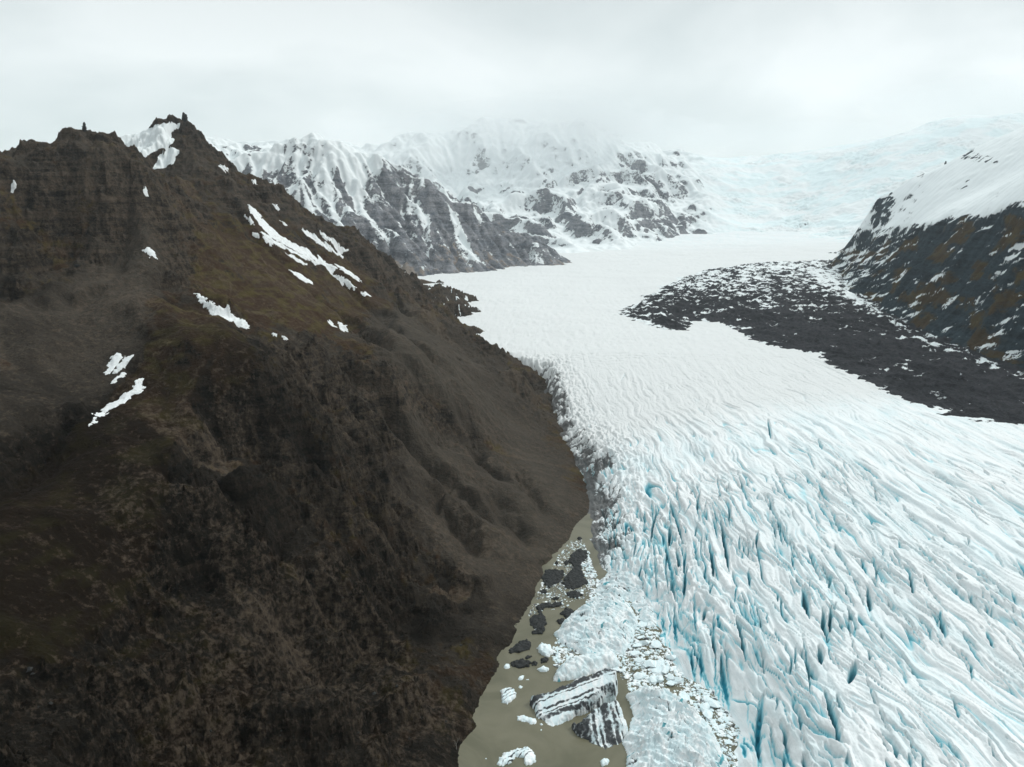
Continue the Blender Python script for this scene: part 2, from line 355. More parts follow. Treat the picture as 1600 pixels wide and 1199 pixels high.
def stamp(pts, wid, dep, b=1.):
    """open a crevasse along a polyline: lens shaped in plan, steep walled"""
    pts = np.array([p[:2] for p in pts]); seg = np.diff(pts, axis=0); ln = np.hypot(seg[:, 0], seg[:, 1]); tot = ln.sum(); cum = np.r_[0, np.cumsum(ln)]
    x0, y0 = pts.min(0)-wid*2-1; x1, y1 = pts.max(0)+wid*2+1
    i0 = max(0, int((x0-G.x0)/G.d)); i1 = min(G.nx, int((x1-G.x0)/G.d)+1); j0 = max(0, int((y0-G.y0)/G.d)); j1 = min(G.ny, int((y1-G.y0)/G.d)+1)
    if i1-i0 < 2 or j1-j0 < 2: return
    X = G.X[i0:i1, j0:j1]; Y = G.Y[i0:i1, j0:j1]
    X = X+.7*gn(X/3.1, Y/4, 50); best = np.full(X.shape, 1e9); S = np.zeros(X.shape)
    for k in range(len(seg)):
        t = ((X-pts[k, 0])*seg[k, 0]+(Y-pts[k, 1])*seg[k, 1])/(ln[k]**2+1e-9); tc_ = np.clip(t, 0, 1)
        dd = np.hypot(X-pts[k, 0]-tc_*seg[k, 0], Y-pts[k, 1]-tc_*seg[k, 1]); u = dd < best
        best = np.where(u, dd, best); S = np.where(u, (cum[k]+tc_*ln[k])/tot, S)
    w_ = wid*np.clip(np.sin(np.pi*np.clip(S, .001, .999)), 0, 1)**.6+.05
    p = np.clip((w_-best)/w_, 0, 1)
    c = dep*np.clip(w_/wid, 0, 1)*np.clip(p*1.5, 0, 1)**.8
    GH[i0:i1, j0:j1] -= c
    GB[i0:i1, j0:j1] = np.maximum(GB[i0:i1, j0:j1], b*np.clip(p*1.7, 0, 1)*np.clip(w_/wid, 0, 1))
CREV = [  # surveyed crevasses: (half width, pixel polyline)
 (1.4,[(1023,783),(1026,795),(1020,815),(1017,843)]),(1.7,[(1045,774),(1056,800),(1066,835),(1072,850)]),(1.7,[(1048,812),(1047,830),(1046,847)]),
 (1.8,[(1056,850),(1062,870),(1060,885)]),(1.2,[(1072,850),(1070,875),(1069,897)]),(.8,[(1058,733),(1085,765),(1095,790),(1101,822)]),
 (.7,[(1112,728),(1125,750),(1145,782),(1168,828)]),(.7,[(1146,725),(1162,755),(1170,780),(1192,822)]),(.7,[(1207,718),(1222,745),(1232,778)]),
 (1.3,[(1202,777),(1210,800),(1228,832)]),(2.0,[(1127,805),(1132,835),(1137,865),(1140,890)]),(1.8,[(1107,848),(1114,875),(1115,900)]),
 (.9,[(1112,780),(1118,800),(1122,825)]),(1.0,[(1180,828),(1186,865),(1192,900),(1203,925)]),(1.8,[(1244,897),(1251,918)]),(2.6,[(1255,913),(1260,940),(1266,965)]),
 (2.2,[(1287,945),(1288,975),(1296,998)]),(1.6,[(1299,940),(1298,960),(1297,985)]),(2.2,[(1281,1003),(1284,1036)]),(2.0,[(1263,1034),(1278,1057)]),
 (2.4,[(1288,1068),(1300,1105),(1313,1145),(1327,1155)]),(1.4,[(1308,1078),(1318,1110)]),(2.8,[(1338,1028),(1326,1066)]),(1.5,[(1151,966),(1160,1000),(1166,1018)]),
 (2.0,[(1128,1008),(1137,1040),(1144,1066)]),(1.8,[(1113,982),(1119,1012)]),(1.2,[(1081,998),(1085,1026)]),(2.6,[(1195,1058),(1188,1105),(1190,1160)]),
 (1.6,[(1162,1106),(1171,1142)]),(1.4,[(1152,1148),(1163,1190)]),(2.0,[(1357,906),(1360,925),(1363,942)]),(1.8,[(1423,888),(1428,922)]),
 (1.6,[(1366,892),(1374,912)]),(1.2,[(1469,942),(1473,965),(1479,988)]),(1.5,[(1325,938),(1333,960),(1342,980)]),(1.2,[(1228,1138),(1232,1168)]),
 (1.2,[(1219,812),(1226,835),(1232,855)]),(1.3,[(1262,848),(1272,875),(1285,900)]),(.9,[(1304,838),(1325,878),(1350,920)]),(1.2,[(1347,862),(1356,888)]),
 (1.6,[(1200,652),(1205,685)]),(1.6,[(1278,685),(1285,702)]),(1.4,[(1298,738),(1316,757)]),(1.8,[(1464,818),(1479,832)]),(1.4,[(1494,898),(1510,910)]),
 (1.4,[(1588,842),(1604,858)]),(1.3,[(1243,778),(1254,795)]),(1.5,[(1098,962),(1104,945)]),(1.0,[(1010,880),(1014,855)]),(1.3,[(1160,925),(1166,950)]),
 (1.1,[(1540,980),(1556,1010)]),(1.1,[(1490,1080),(1500,1120)]),(1.0,[(1420,1170),(1426,1199)]),(1.2,[(1385,1180),(1392,1199)]),(1.5,[(1258,1150),(1268,1195)]),
 (1.2,[(1096,1000),(1098,1030)]),(1.2,[(1055,945),(1060,985)]),(1.1,[(1236,860),(1242,890)]),(1.2,[(1170,885),(1172,915)]),(.8,[(1260,700),(1274,730)])]
for wd, pl in CREV:
    P3 = [on_glacier(*q) for q in pl]
    stamp(P3, wd*.82, 11 if wd > 1.2 else 5, 1. if wd > 1.0 else .7)
rg = np.random.default_rng(11)
for k in range(760):
    x = 75+420*rg.random()**1.25; y = 240+400*rg.random()**.9
    if x > 330 and rg.random() < .6: continue
    ln_ = rg.uniform(12, 30)+50*rg.random()**4; a = .06+.12*rg.normal(); wd = rg.uniform(.3, .65)+.7*rg.random()**3; c = rg.normal(0, 1.8)
    stamp([(x-a*ln_/2, y-ln_/2), (x+c, y), (x+a*ln_/2, y+ln_/2)], wd, rg.uniform(3, 8), rg.uniform(.45, .95))
log('crevasses')
def Y_far(y): return ss(1100, 500, y)
def crv_(q): return np.clip(q, 0, 1)**.6
def glacier_h(x, y, hi=True):
    b = gbase(x, y)
    s = sdf(x, y, GPOLY)
    s = s+5*gn(x/22, y/30, 60)+2.2*gn(x/7, y/9, 61)
    prof = ss(-3, 38, s)**.6; 
    marg = 1-ss(15, 85, s)
    z = -3+(b+3)*prof
    inb = (x > G.x0+2) & (x < G.x0+G.d*(G.nx-3)) & (y > G.y0+2) & (y < G.y0+G.d*(G.ny-3))
    edge = ss(0, 25, s)
    fx = ss(G.x0+G.d*G.nx-5, G.x0+G.d*G.nx-60, x)*ss(G.y0+G.d*G.ny-5, G.y0+G.d*G.ny-90, y)*ss(G.x0, G.x0+10, x)
    far = .7*(1-np.abs(gn(x/34+.015*y+gn(x/90, y/90, 39), y/14+gn(x/60, y/60, 40), 35))*1.6)+.7*fbm(x/9, y/7, 4, seed=37)-.9*ss(.08, 0, np.abs(gn(x/16, y/170, 34)))+3.*fbm(x/160, y/110, 3, seed=38)*ss(1000, 1500, y)
    det = G.samp(GH, x, y, False); blu = G.samp(GB, x, y, False)
    z = z+edge*(det*fx+far*(1-fx))
    # broken, dirty ice along the gorge
    gz = marg*ss(430, 520, y)*(1-ss(1000, 1300, y))
    c1 = np.abs(gn((x+3*gn(x/9, y/9, 79))/8, y/17, 70))*1.5; c2 = np.abs(gn(x/3.3, y/6.5, 71))*1.5; rub = crv_(c1)+.35*crv_(c2); z = z+edge*gz*(rub-.9)*5.+marg*prof*(crv_(np.abs(gn(x/6, y/26, 72))*1.5)-.6)*3.0
    dirt = gz*(.62+.45*fbm(x/30, y/30, 3, seed=75)-.30*(rub-.6))*(1-ss(18, 60, s)*.85)*ss(520, 600, y)+.30*gz*ss(24, 6, s)*ss(520, 600, y)+marg*.3*ss(.22, .0, c1)
    dirt = np.maximum(dirt+.05*(Y_far(y)), .22*(1-ss(4, 25, s)))*(.55+.45*ss(520, 640, y))+.10*ss(900, 1300, y)
    dirt += .35*np.exp(-((x+.1*y-10-1200*0)/40.)**2)*0
    dirt = dirt+ss(800, 1100, y)*(.30*ss(.10, 0, np.abs(gn(x/19+.2*gn(x/50, y/90, 47), y/330, 48)))*ss(-.2, .3, gn(x/90, y/200, 49))+.12*fbm(x/60, y/90, 4, seed=51))
    blu = np.clip(blu*fx, 0, 1)+.25*marg*(rub < .55)*ss(380, 450, y)*(1-ss(620, 700, y))
    return z, np.clip(blu, 0, 1), dirt
X, Y = polar(-4, 56, 1180, 190, 1150, 1560)
z, b_, d_ = glacier_h(X, Y)
gl = grid_mesh('glacier', X, Y, z, MAT_ICE, keep=(z > -8), attrs={'blue': b_, 'dirt': d_, 'old': ss(560, 900, Y-.25*X)}); structure(gl)
X, Y = polar(-24, 56, 720, 1149.9, 6200, 420)
z, b2, d2 = glacier_h(X, Y)
gl2 = grid_mesh('glacier', X, Y, z, MAT_ICE, keep=(Y > 0), attrs={'blue': b2, 'dirt': d2, 'old': ss(560, 900, Y-.25*X)*(1-.5*ss(2400, 3400, Y))}); structure(gl2)
log('glacier mesh')
# ================================================================ LEFT MOUNTAIN
LP = [PZ(*p) for p in [(716,1199,4),(745,1130,4),(778,1040,3),(821,950,1),(849,890,0),(890,840,0),(912,795,3),(893,745,8),(872,705,14),(848,650,24),(834,600,34),(765,548,46),
      (722,505,58),(700,462,62),(690,440,64),(760,1199,-14),(800,1120,-14),(880,950,-12),(925,850,-12),(960,760,-10),(930,680,4),(890,600,24),(800,535,38),(760,480,50),(740,440,54)]]
LP += [PY(*p) for p in [(400,590,560),(300,545,610),(240,490,680),(225,400,780),(215,300,850),(165,228,850),(110,232,850),(60,268,820),(0,290,780),(-150,330,700),(-300,380,640),
      (290,196,1200),(345,228,1215),(400,268,1240),(500,337,1280),(570,388,1310),(640,432,1450),(672,448,1580),(250,262,1080),(215,268,1060),(270,202,1200),(220,214,1180),(172,228,1150),
      (412,370,1000),(310,460,790),(330,350,960),(280,280,1060),(660,469,1300),(600,440,1210),(500,430,1050),(560,520,900),(480,500,840),
      (100,500,640),(0,560,550),(0,430,680),(100,350,790),(0,700,440),(100,690,465),(150,700,468),(0,900,335),(150,900,365),(0,1199,228),(150,1199,248),(300,1199,272),(500,1199,305),
      (300,800,438),(500,800,500),(700,800,600),(600,700,635),(700,650,760),(800,700,800),(500,600,610),(600,600,690),(700,560,860),(790,590,975),(250,1000,345),(500,1000,395),(650,1000,432),
      (380,660,530),(300,690,500),(640,560,800),(780,650,880),(-200,700,400),(-200,1000,280),(-200,1300,200),(200,1400,215),(700,500,1120)]]
LP += [(-800, 1350, 230), (-500, 1500, 200), (-350, 1700, 120), (-900, 1000, 200), (-650, 1250, 330), (-250, 1850, 80), (-600, 1900, 80), (-100, 2000, 40), (-1000, 600, 150), (-1000, 1900, 60)]
lbase = tps(LP, 2e-4)
GL = Grid(-1050, 240, 130, 2080, 2.2)
X, Y = GL.X, GL.Y
H0 = lbase(X, Y)
st_ = ss(5, 60, H0)
wob = 14*fbm(X/120, Y/120, 4, seed=101)
U_, V_ = project(X, Y, H0)
# ground kinds read off the mountain: smooth scree, smooth heather shoulder, crags elsewhere
ZS = [[(215,330),(255,420),(238,470),(226,560),(120,640),(40,690),(-150,760),(-200,560),(-40,500),(120,440),(190,400)], [(560,440),(640,480),(760,560),(820,650),(900,770),(880,830),(800,720),(700,640),(600,560)], [(620,640),(760,700),(900,830),(860,900),(780,960),(700,860),(620,760)]]
ZB = [[(240,480),(330,500),(420,560),(400,600),(320,640),(270,740),(250,850),(150,1000),(0,1080),(-200,1150),(-200,820),(0,760),(130,650),(225,565)], [(330,330),(460,330),(620,470),(560,520),(420,520),(300,450)]]
def zone(polys, u, v, soft=22):
    o = np.zeros(np.shape(u)); u = u+14*gn(u/45, v/45, 160)+6*gn(u/14, v/14, 162); v = v+14*gn(u/45, v/45, 161)
    for p in polys: o = np.maximum(o, ss(-soft, soft, sdf(u, v, p)))
    return o
zsc = zone(ZS, U_, V_); zbr = zone(ZB, U_, V_); crag = np.clip(1-.9*np.maximum(zsc, zbr), 0, 1)
H = H0+st_*(10*fbm(X/190, Y/190, 3, seed=100)+(.25+.75*crag)*(24*(ridged(X/130+.3, Y/130, 5, .5, 102)-.8)*.7+4.5*fbm(X/26, Y/26, 5, .6, seed=104)))
def base_hit(u, v):
    d = ray(u, v); t = np.arange(170, 2200, 2.); x, y, z = d[0]*t, d[1]*t, CH+d[2]*t; k = np.argmax(lbase(x, y) > z); return x[k], y[k]
def near(pts, pad):
    A = np.array(pts); i0 = max(0, int((A[:, 0].min()-pad-GL.x0)/GL.d)); i1 = min(GL.nx, int((A[:, 0].max()+pad-GL.x0)/GL.d)+1)
    j0 = max(0, int((A[:, 1].min()-pad-GL.y0)/GL.d)); j1 = min(GL.ny, int((A[:, 1].max()+pad-GL.y0)/GL.d)+1); return slice(i0, i1), slice(j0, j1)
def ends(x, y, P, soft):      # fades towards both ends of a polyline
    P = np.array(P); return ss(0, soft, np.hypot(x-P[0, 0], y-P[0, 1]))*ss(0, soft, np.hypot(x-P[-1, 0], y-P[-1, 1]))
GUL = [(9,13,[(640,742),(688,783),(728,830),(768,885)]),(7,11,[(738,738),(775,780),(815,838),(850,872)]),(8,12,[(556,560),(598,620),(640,700),(690,760)]),(7,14,[(0,748),(60,712),(125,678)]),
 (6,10,[(480,560),(520,640),(560,700),(620,760)]),(5,9,[(700,600),(730,660),(760,720)]),(6,10,[(590,480),(650,540),(720,610)]),(6,12,[(430,330),(520,420),(620,500)]),(5,10,[(330,290),(400,370),(480,440)]),
 (7,12,[(560,860),(620,930),(700,1010)]),(5,9,[(640,840),(720,900),(790,960)]),(6,10,[(430,900),(470,980),(540,1060)]),(5,9,[(280,800),(300,880),(360,960)]),(5,12,[(120,300),(110,360),(60,420)]),(6,11,[(180,300),(200,360),(170,430)]),
 (5,9,[(350,640),(420,720),(500,790)]),(6,10,[(560,1060),(600,1120),(680,1170)]),(4,8,[(800,720),(830,770),(860,820)]),
 (6,9,[(600,420),(650,470),(700,510)]),(6,9,[(540,380),(600,440),(650,500)]),(7,10,[(500,520),(570,600),(650,690),(740,790),(800,850)]),(6,9,[(420,640),(500,720),(590,810),(690,900),(760,960)]),
 (6,9,[(600,540),(680,620),(740,690),(790,760)]),(5,8,[(460,440),(540,500),(620,560)]),(6,9,[(330,760),(400,840),(480,900),(580,980),(660,1040)])]
# the main spur: a crest running down from the craggy peak
for pts_, up_, wd_ in (([(205,262),(222,340),(238,430),(245,500),(300,560),(365,600)], 15, 26), ([(300,200),(330,300),(400,420),(470,500)], 7, 20), ([(245,800),(262,740),(310,660),(370,600)], 8, 16)):
    P = [base_hit(*q) for q in pts_]; sl_ = near(P, 90); x, y = X[sl_], Y[sl_]
    dd = dpoly(x+6*gn(x/30, y/30, 190), y+6*gn(x/30, y/30, 191), P, False); H[sl_] += up_*np.exp(-dd/wd_)*ends(x, y, P, 60)
for dep, wid, pl in GUL:
    P = [base_hit(*q) for q in pl]; sl_ = near(P, wid*3+8); x, y = X[sl_], Y[sl_]
    dd = dpoly(x+7*gn(x/24, y/24, 170)+2.5*gn(x/8, y/8, 171), y+7*gn(x/24, y/24, 172)+2.5*gn(x/8, y/8, 173), P, False); k = ends(x, y, P, 45)
    wid = wid*1.35; H[sl_] += (-2.3*dep*np.clip(1-dd/wid, 0, 1)**1.2+.4*dep*np.exp(-((dd-wid*1.6)/(wid*.7))**2))*k
CLF = [(13,[(60,1199),(150,1150),(230,1108),(330,1068),(430,1035),(500,1000),(580,950)]),(10,[(150,1110),(240,1050),(330,1010),(420,960),(520,900),(600,860)]),(12,[(400,1199),(520,1150),(640,1090),(700,1040)]),
 (14,[(255,790),(300,770),(330,700),(390,640),(440,600)]),(12,[(440,560),(520,540),(600,550),(660,590)]),(11,[(0,400),(60,412),(140,400),(205,378)]),(9,[(60,455),(120,470),(190,448)]),(10,[(0,330),(70,318),(150,330),(200,310)]),
 (15,[(745,560),(790,570),(820,600),(835,640)]),(12,[(560,690),(620,730),(700,760),(760,800)]),(10,[(380,800),(450,790),(540,810),(600,800)]),(10,[(240,900),(330,880),(430,860)]),(9,[(640,960),(720,940),(800,900)]),
 (12,[(330,232),(400,300),(470,352)]),(9,[(600,640),(660,650),(720,690)]),(9,[(250,1199),(330,1165),(400,1120)])]
for dep, pl in CLF:
    P = [base_hit(*q) for q in pl]; sl_ = near(P, 70); x, y = X[sl_], Y[sl_]
    xw = x+9*gn(x/30, y/30, 174)+4*gn(x/10, y/10, 176)+1.5*gn(x/4, y/4, 178); yw = y+9*gn(x/30, y/30, 175)+4*gn(x/10, y/10, 177)+1.5*gn(x/4, y/4, 179)
    dd = dpoly(xw, yw, P, False); A = np.array(P); gx, gy = np.gradient(lbase(x[::8, ::8], y[::8, ::8]), GL.d*8); g0 = np.array([gx.mean(), gy.mean()])
    sg = np.zeros(x.shape); best = np.full(x.shape, 1e9)
    for a, b in zip(A[:-1], A[1:]):
        e = b-a; n_ = np.array([-e[1], e[0]])/np.hypot(*e); n_ = n_ if n_@g0 < 0 else -n_
        t = np.clip(((xw-a[0])*e[0]+(yw-a[1])*e[1])/(e@e), 0, 1); q = np.hypot(xw-a[0]-t*e[0], yw-a[1]-t*e[1]); m_ = q < best
        sg = np.where(m_, (xw-a[0])*n_[0]+(yw-a[1])*n_[1], sg); best = np.minimum(best, q)
    k = ends(x, y, P, 40)*(.7+.5*gn(x/20, y/20, 180))
    H[sl_] += 1.5*k*dep*np.where(sg > 0, -ss(0, 5, dd)*np.exp(-dd/30)*.75, .35*np.exp(-dd/22))
# sharper crest around the two summits
H += 9*np.exp(-((X+430)**2+(Y-850)**2)/70**2)*ridged(X/30, Y/30, 3, .5, 110)+7*np.exp(-((X+500)**2+(Y-1200)**2)/60**2)*ridged(X/26, Y/26, 3, .5, 111)
def terrace(H, per, strength, warp):
    q = (H+warp)/per; k = np.floor(q); f = q-k; g = ss(.35, .95, f)*.82+f*.18
    return H+(g-f)*per*strength
hard = ss(-.3, .25, fbm(X/140, Y/140, 3, seed=120))*crag
H = terrace(H, 27, .85*hard*st_, wob+.06*X)
H0b = H0
He, FL = erode(H, GL.d, 12, 12000, 42, seed=3, K=3.)
H = H+(He-H)*ss(8, 70, H0)*(.25+.75*crag)*.8
LLI = lic(H, GL.d, GL, 34, 5); H = H+LLI*(.16+.10*crag)*st_
H = terrace(H, 13, .65*hard*st_, wob*.8+4*gn(X/30, Y/30, 125)); CRG = blur(crag, 1)
FL = blur(FL, 1); LH = blur(H, 1)*.2+H*.8; LS = slope(blur(H, 2), GL.d)
LFL = np.clip(FL/np.percentile(FL, 99), 0, 1)
log('left mountain eroded')
def left_h(x, y, fine=True):
    z = GL.samp(LH, x, y)
    sl = GL.samp(LS, x, y, False)
    if fine:
        cg = GL.samp(CRG, x, y, False); m = ss(2, 22, z)*(.30+.85*cg)
        z = z+m*(.5+.9*ss(.5, 1.1, sl))*(2.2*fbm(x/9, y/9, 5, .6, seed=130)+2.6*(ridged(x/15, y/15, 5, .6, 131)-.8))*ss(3., .9, sl)+(.10+.38*cg)*fbm(x/3, y/3, 4, .65, seed=135)*(z > -3)
    return z, sl
def pixmask(x, y, z, polys, soft=6):
    u, v = project(x, y, z); o = np.zeros(np.shape(x))
    u = u+5*gn(x/9, z/9, 140); v = v+5*gn(x/9, z/9, 141)
    for p in polys: o = np.maximum(o, ss(-soft, soft, sdf(u, v, p)))
    return o
X, Y = polar(-56, 9, 1250, 165, 2050, 1500)
z, sl = left_h(X, Y)
fl = GL.samp(LFL, X, Y, False)
li = GL.samp(LLI, X, Y, False); u, v = project(X, Y, z); sc_ = zone(ZS, u, v); br_ = zone(ZB, u, v)
veg = .28*ss(1.2, .5, sl)+.42*fbm(X/110, Y/110, 4, seed=150)+.17*li-.55*sc_*(1-br_)+.55*br_+.12
streak = li
tone_shade = ss(170, 640, np.hypot(X+190, Y-150)*.9+.35*(X+250))*.95+.05+.22*fbm(X/60, Y/60, 4, seed=155)+.25*sc_+.08*li  # scree and ground variation, plus shade painted in towards the near lower left
# snow lying on the lee slope behind the summit
snow = .95*pixmask(X, Y, z, [[(160,236),(170,215),(268,190),(283,196),(268,207),(272,222),(262,232),(238,238),(220,252),(200,262),(185,250)], [(236,268),(250,240),(268,228),(280,236),(272,252),(258,262)]], 3)*(Y > 960)
# scattered snow flecks in the upper glacier-side gullies and along the far foot
flk = fbm(X/16, Y/30, 4, .6, seed=151)
zone = ss(700, 950, Y)*ss(-420, -330, X)*ss(260, 200, z)*.0+ss(1250, 1500, Y)
snow = np.maximum(snow, ss(.55, .8, flk+.45*fl)*zone*.9)
lm = grid_mesh('mountain', X, Y, z, MAT_LEFT, keep=(z > -9), attrs={'snow': snow, 'veg': veg, 'streak': streak, 'tone_shade': tone_shade, 'scree': np.clip(sc_+ss(1.0, .55, sl)*.8, 0, 1)}); structure(lm)
log('left mountain mesh')
# ================================================================ FAR MOUNTAINS
def far_mountain(name, pts, g, t0, t1, nt_, r0, r1, nr, amp, per, snowline, seed, ampfn=None, sm=1e-4):
    base = tps(pts, sm); X, Y = g.X, g.Y; H0 = base(X, Y); s_ = ss(70, 130, H0)
    am = amp*(ampfn(X, Y, H0) if ampfn else np.ones(H0.shape))
    H = H0+s_*am*(.8*fbm(X/420, Y/420, 3, seed=seed)+.8*(ridged(X/300, Y/300, 6, .55, seed+2)-.8))
    hard = ss(-.3, .3, fbm(X/500, Y/500, 3, seed=seed+5))
    am1 = np.clip(am/amp, 0, 1)
    H = terrace(H, per, .9*hard*s_*am1, 30*fbm(X/400, Y/400, 4, seed=seed+7))
    He, FL = erode(H, g.d, 18, 12000, 40, seed=seed, K=4.); H = H+(He-H)*am1
    LI = lic(H, g.d, g, 22, seed); H = H+LI*g.d*(.10 if seed < 400 else .04)*am1*s_
    H = terrace(H, per*.4, .6*hard*s_*am1, 15*fbm(X/300, Y/300, 4, seed=seed+8))
    S = slope(H, g.d); FLn = np.clip(blur(FL)/np.percentile(FL, 99), 0, 1)
    x, y = polar(t0, t1, nt_, r0, r1, nr)
    z = g.samp(H, x, y); sl = g.samp(S, x, y, False); fl = g.samp(FLn, x, y, False); li = g.samp(LI, x, y, False)
    z = z+ss(60, 120, z)*(3.5*fbm(x/30, y/30, 5, .6, seed=seed+9)+4*(ridged(x/45, y/45, 4, .55, seed+10)-.8))*ss(.2, .7, sl)*g.samp(am1, x, y, False)
    if seed == 300:
        u_, v_ = project(x, y, z); ice = ss(-20, 80, u_-1080-.25*(v_-300)); z = z+ice*(.3+.9*ss(-.1, .4, fbm(x/300, y/260, 3, seed=335)))*(6*(ridged(x/85+fbm(x/90, y/90, 3, seed=336), y/60+fbm(x/90, y/90, 3, seed=337), 6, .65, 333)-.8))
    snow, veg = snowline(x, y, z, sl, fl, li)
    o = grid_mesh(name, x, y, z, MAT_FAR if name != 'right' else MAT_RIGHT, keep=(z > 20), attrs={'snow': snow, 'veg': veg, 'ice': (ss(0, .5, fbm(x/180, y/140, 5, .6, seed=338)+.25)*ice if seed == 300 else np.zeros(x.shape))}); 
    return structure(o)
# mid-left spur
SP = [PY(*p) for p in [(640,435,2120),(700,440,2180),(760,436,2240),(830,424,2380),(900,413,2480),(860,398,2500),(790,362,2520),(700,318,2540),(600,265,2560),(500,224,2560),(420,236,2600),(345,220,2650),(250,236,2650),(120,290,2600),(0,284,2600),(-150,300,2500),
      (550,320,2350),(600,350,2330),(700,380,2330),(640,400,2200),(800,405,2410),(480,290,2400),(440,320,2300)]]
SP += [(-600, 1900, 90), (-900, 2000, 120), (-1400, 2200, 150), (-600, 3000, 250), (0, 2900, 60), (-1400, 3000, 200), (300, 2700, 30), (-100, 2150, 30), (100, 2300, 30), (-1800, 2600, 180), (-2600, 3000, 170), (-2600, 2100, 150)]
def snow_sp(x, y, z, sl, fl, li):
    u, v = project(x, y, z); n = fbm(x/70, y/70, 4, .6, seed=210)
    lvl = ss(120, 300, z+40*n)
    lvl = ss(100, 330, z+30*n+40*(u < 560))
    snow = .22+.62*lvl-.34*ss(.5, 1.2, sl)+.34*fl+.34*li*ss(70, 95, z)+.24*n+.10*ss(120, 85, z)+.38*ss(330, 420, z)+.16*fbm(x/24, y/24, 4, .65, seed=214)
    return snow, .75-.5*sl+.4*fbm(x/200, y/200, 3, seed=212)-lvl*.4
far_mountain('mountain', SP, Grid(-2600, 420, 1850, 3150, 5.5), -47, 9, 760, 1950, 3100, 520, 34, 34, snow_sp, 200)
log('spur')
BP = [PY(*p) for p in [(500,235,4300),(550,235,4400),(580,240,4500),(615,212,4550),(655,238,4650),(700,206,4650),(738,230,4750),(775,196,4700),(812,220,4850),(852,192,4750),(895,222,4900),(935,200,4750),(975,226,4800),(1000,222,4800),(1045,243,4800),(1100,246,5200),(1180,246,5400),(1250,240,5400),(1330,226,5200),(1400,212,5000),(1450,196,4900),(1510,180,4700),(1560,182,4600),(1600,178,4500),
      (700,300,3900),(770,262,4200),(800,290,3900),(880,300,3800),(840,340,3450),(760,340,3400),(860,380,3000),(900,413,2650),(930,402,2820),(980,395,2960),(1040,380,3350),(1070,365,3560),(1000,330,3560),(1060,335,3700),(950,350,3350),(930,290,3950),(1010,270,4250),(1050,290,4200),
      (1120,300,4300),(1200,300,4300),(1280,300,4200),(1150,350,3750),(1230,350,3750),(1180,380,3300),(1260,380,3200),(1260,395,2900),(1330,350,3500),(1350,300,3900),(1420,250,4200),(1500,230,4200),(1600,240,4000)]]
BP += [(-1900, 4300, 380), (-1500, 5500, 600), (0, 6200, 500), (1500, 6500, 500), (2800, 5200, 650), (3200, 4200, 500), (2500, 3200, 250), (1800, 2700, 150), (-800, 3200, 150), (-1900, 3300, 200), (-2700, 4500, 330), (400, 2700, 40), (1200, 2600, 60), (0, 2700, 30)]
def bk_amp(x, y, h):
    u, v = project(x, y, h); return (1-.35*ss(265, 230, v))*(1-.8*ss(1060, 1130, u-.2*(v-300)))
def snow_bk(x, y, z, sl, fl, li):
    u, v = project(x, y, z); n = fbm(x/110, y/110, 5, .6, seed=310)
    lvl = ss(90, 330, z+60*n)
    snow = .86+.42*lvl-.70*ss(.6, 1.25, sl)+.18*fl+.16*li+.34*n
    ice = ss(-40, 60, u-1090-.25*(v-300))                   # icefall and ice cap: unbroken white
    snow = np.maximum(snow, snow+.5*ice)
    snow = snow+.18*ss(270, 225, v)
    snow = snow-.8*pixmask(x, y, z, [[(1222,318),(1232,312),(1245,315),(1240,322),(1225,324)], [(1230,385),(1265,383),(1262,392),(1235,392)], [(1240,352),(1262,345),(1268,355),(1245,362)], [(1462,213),(1480,208),(1479,216),(1463,218)], [(1270,318),(1288,309),(1277,322)], [(1450,232),(1460,228),(1456,238)], [(1488,203),(1497,200),(1495,205)]], 2)
    return snow, -.2+0*x
far_mountain('mountain', BP, Grid(-2700, 3300, 2500, 6600, 8.5), -36, 42, 1000, 2600, 6500, 640, 60, 46, snow_bk, 300, ampfn=bk_amp)
log('back')
RP = [PY(*p) for p in [(1265,432,2050),(1290,412,2280),(1370,365,1950),(1440,350,1560),(1520,340,1350),(1600,328,1180),(1375,305,2080),(1420,281,2060),(1470,262,2000),(1505,240,1920),(1550,222,1820),(1600,206,1740),(1700,170,1600),
      (1450,320,1720),(1520,300,1620),(1600,270,1480),(1300,440,1880),(1350,490,1500),(1400,528,1240),(1480,560,1060),(1540,585,960),(1610,615,870),(1700,650,780),(1400,450,1420),(1480,450,1240),(1560,450,1080),(1600,480,1000),(1640,520,940),(1350,420,1750),(1500,400,1260),(1600,400,1090),(1330,385,2150),(1350,398,2500),(1310,408,2450),(1385,360,2500),(1420,320,2500)]]+[PY(*p) for p in [(1356,374,2140),(1350,388,2020),(1332,398,1960),(1385,312,2060),(1378,335,2010)]]
RP += [(1350, 2600, 330), (1700, 2300, 420), (1700, 1500, 450), (1500, 900, 400), (1000, 600, 150), (650, 600, 40), (450, 1100, 40), (600, 1700, 40), (700, 2300, 15), (500, 800, 20), (1800, 2900, 300), (850, 2800, 30), (800, 2100, 30), (770, 1900, 30), (850, 2350, 30), (920, 2500, 30), (760, 2500, 20), (690, 2000, 20), (960, 2750, 60)]
def rt_up(x, y, z):
    u, v = project(x, y, z); line = np.interp(u, [1270, 1370, 1440, 1530, 1600, 1700], [345, 366, 352, 338, 330, 318])
    return ss(6, -6, v-line+13*gn(y/60, z/26, 411)+6*gn(y/22, z/10, 414)+3*gn(y/8, z/4, 416))
def rt_amp(x, y, h): return 1-.85*rt_up(x, y, h)
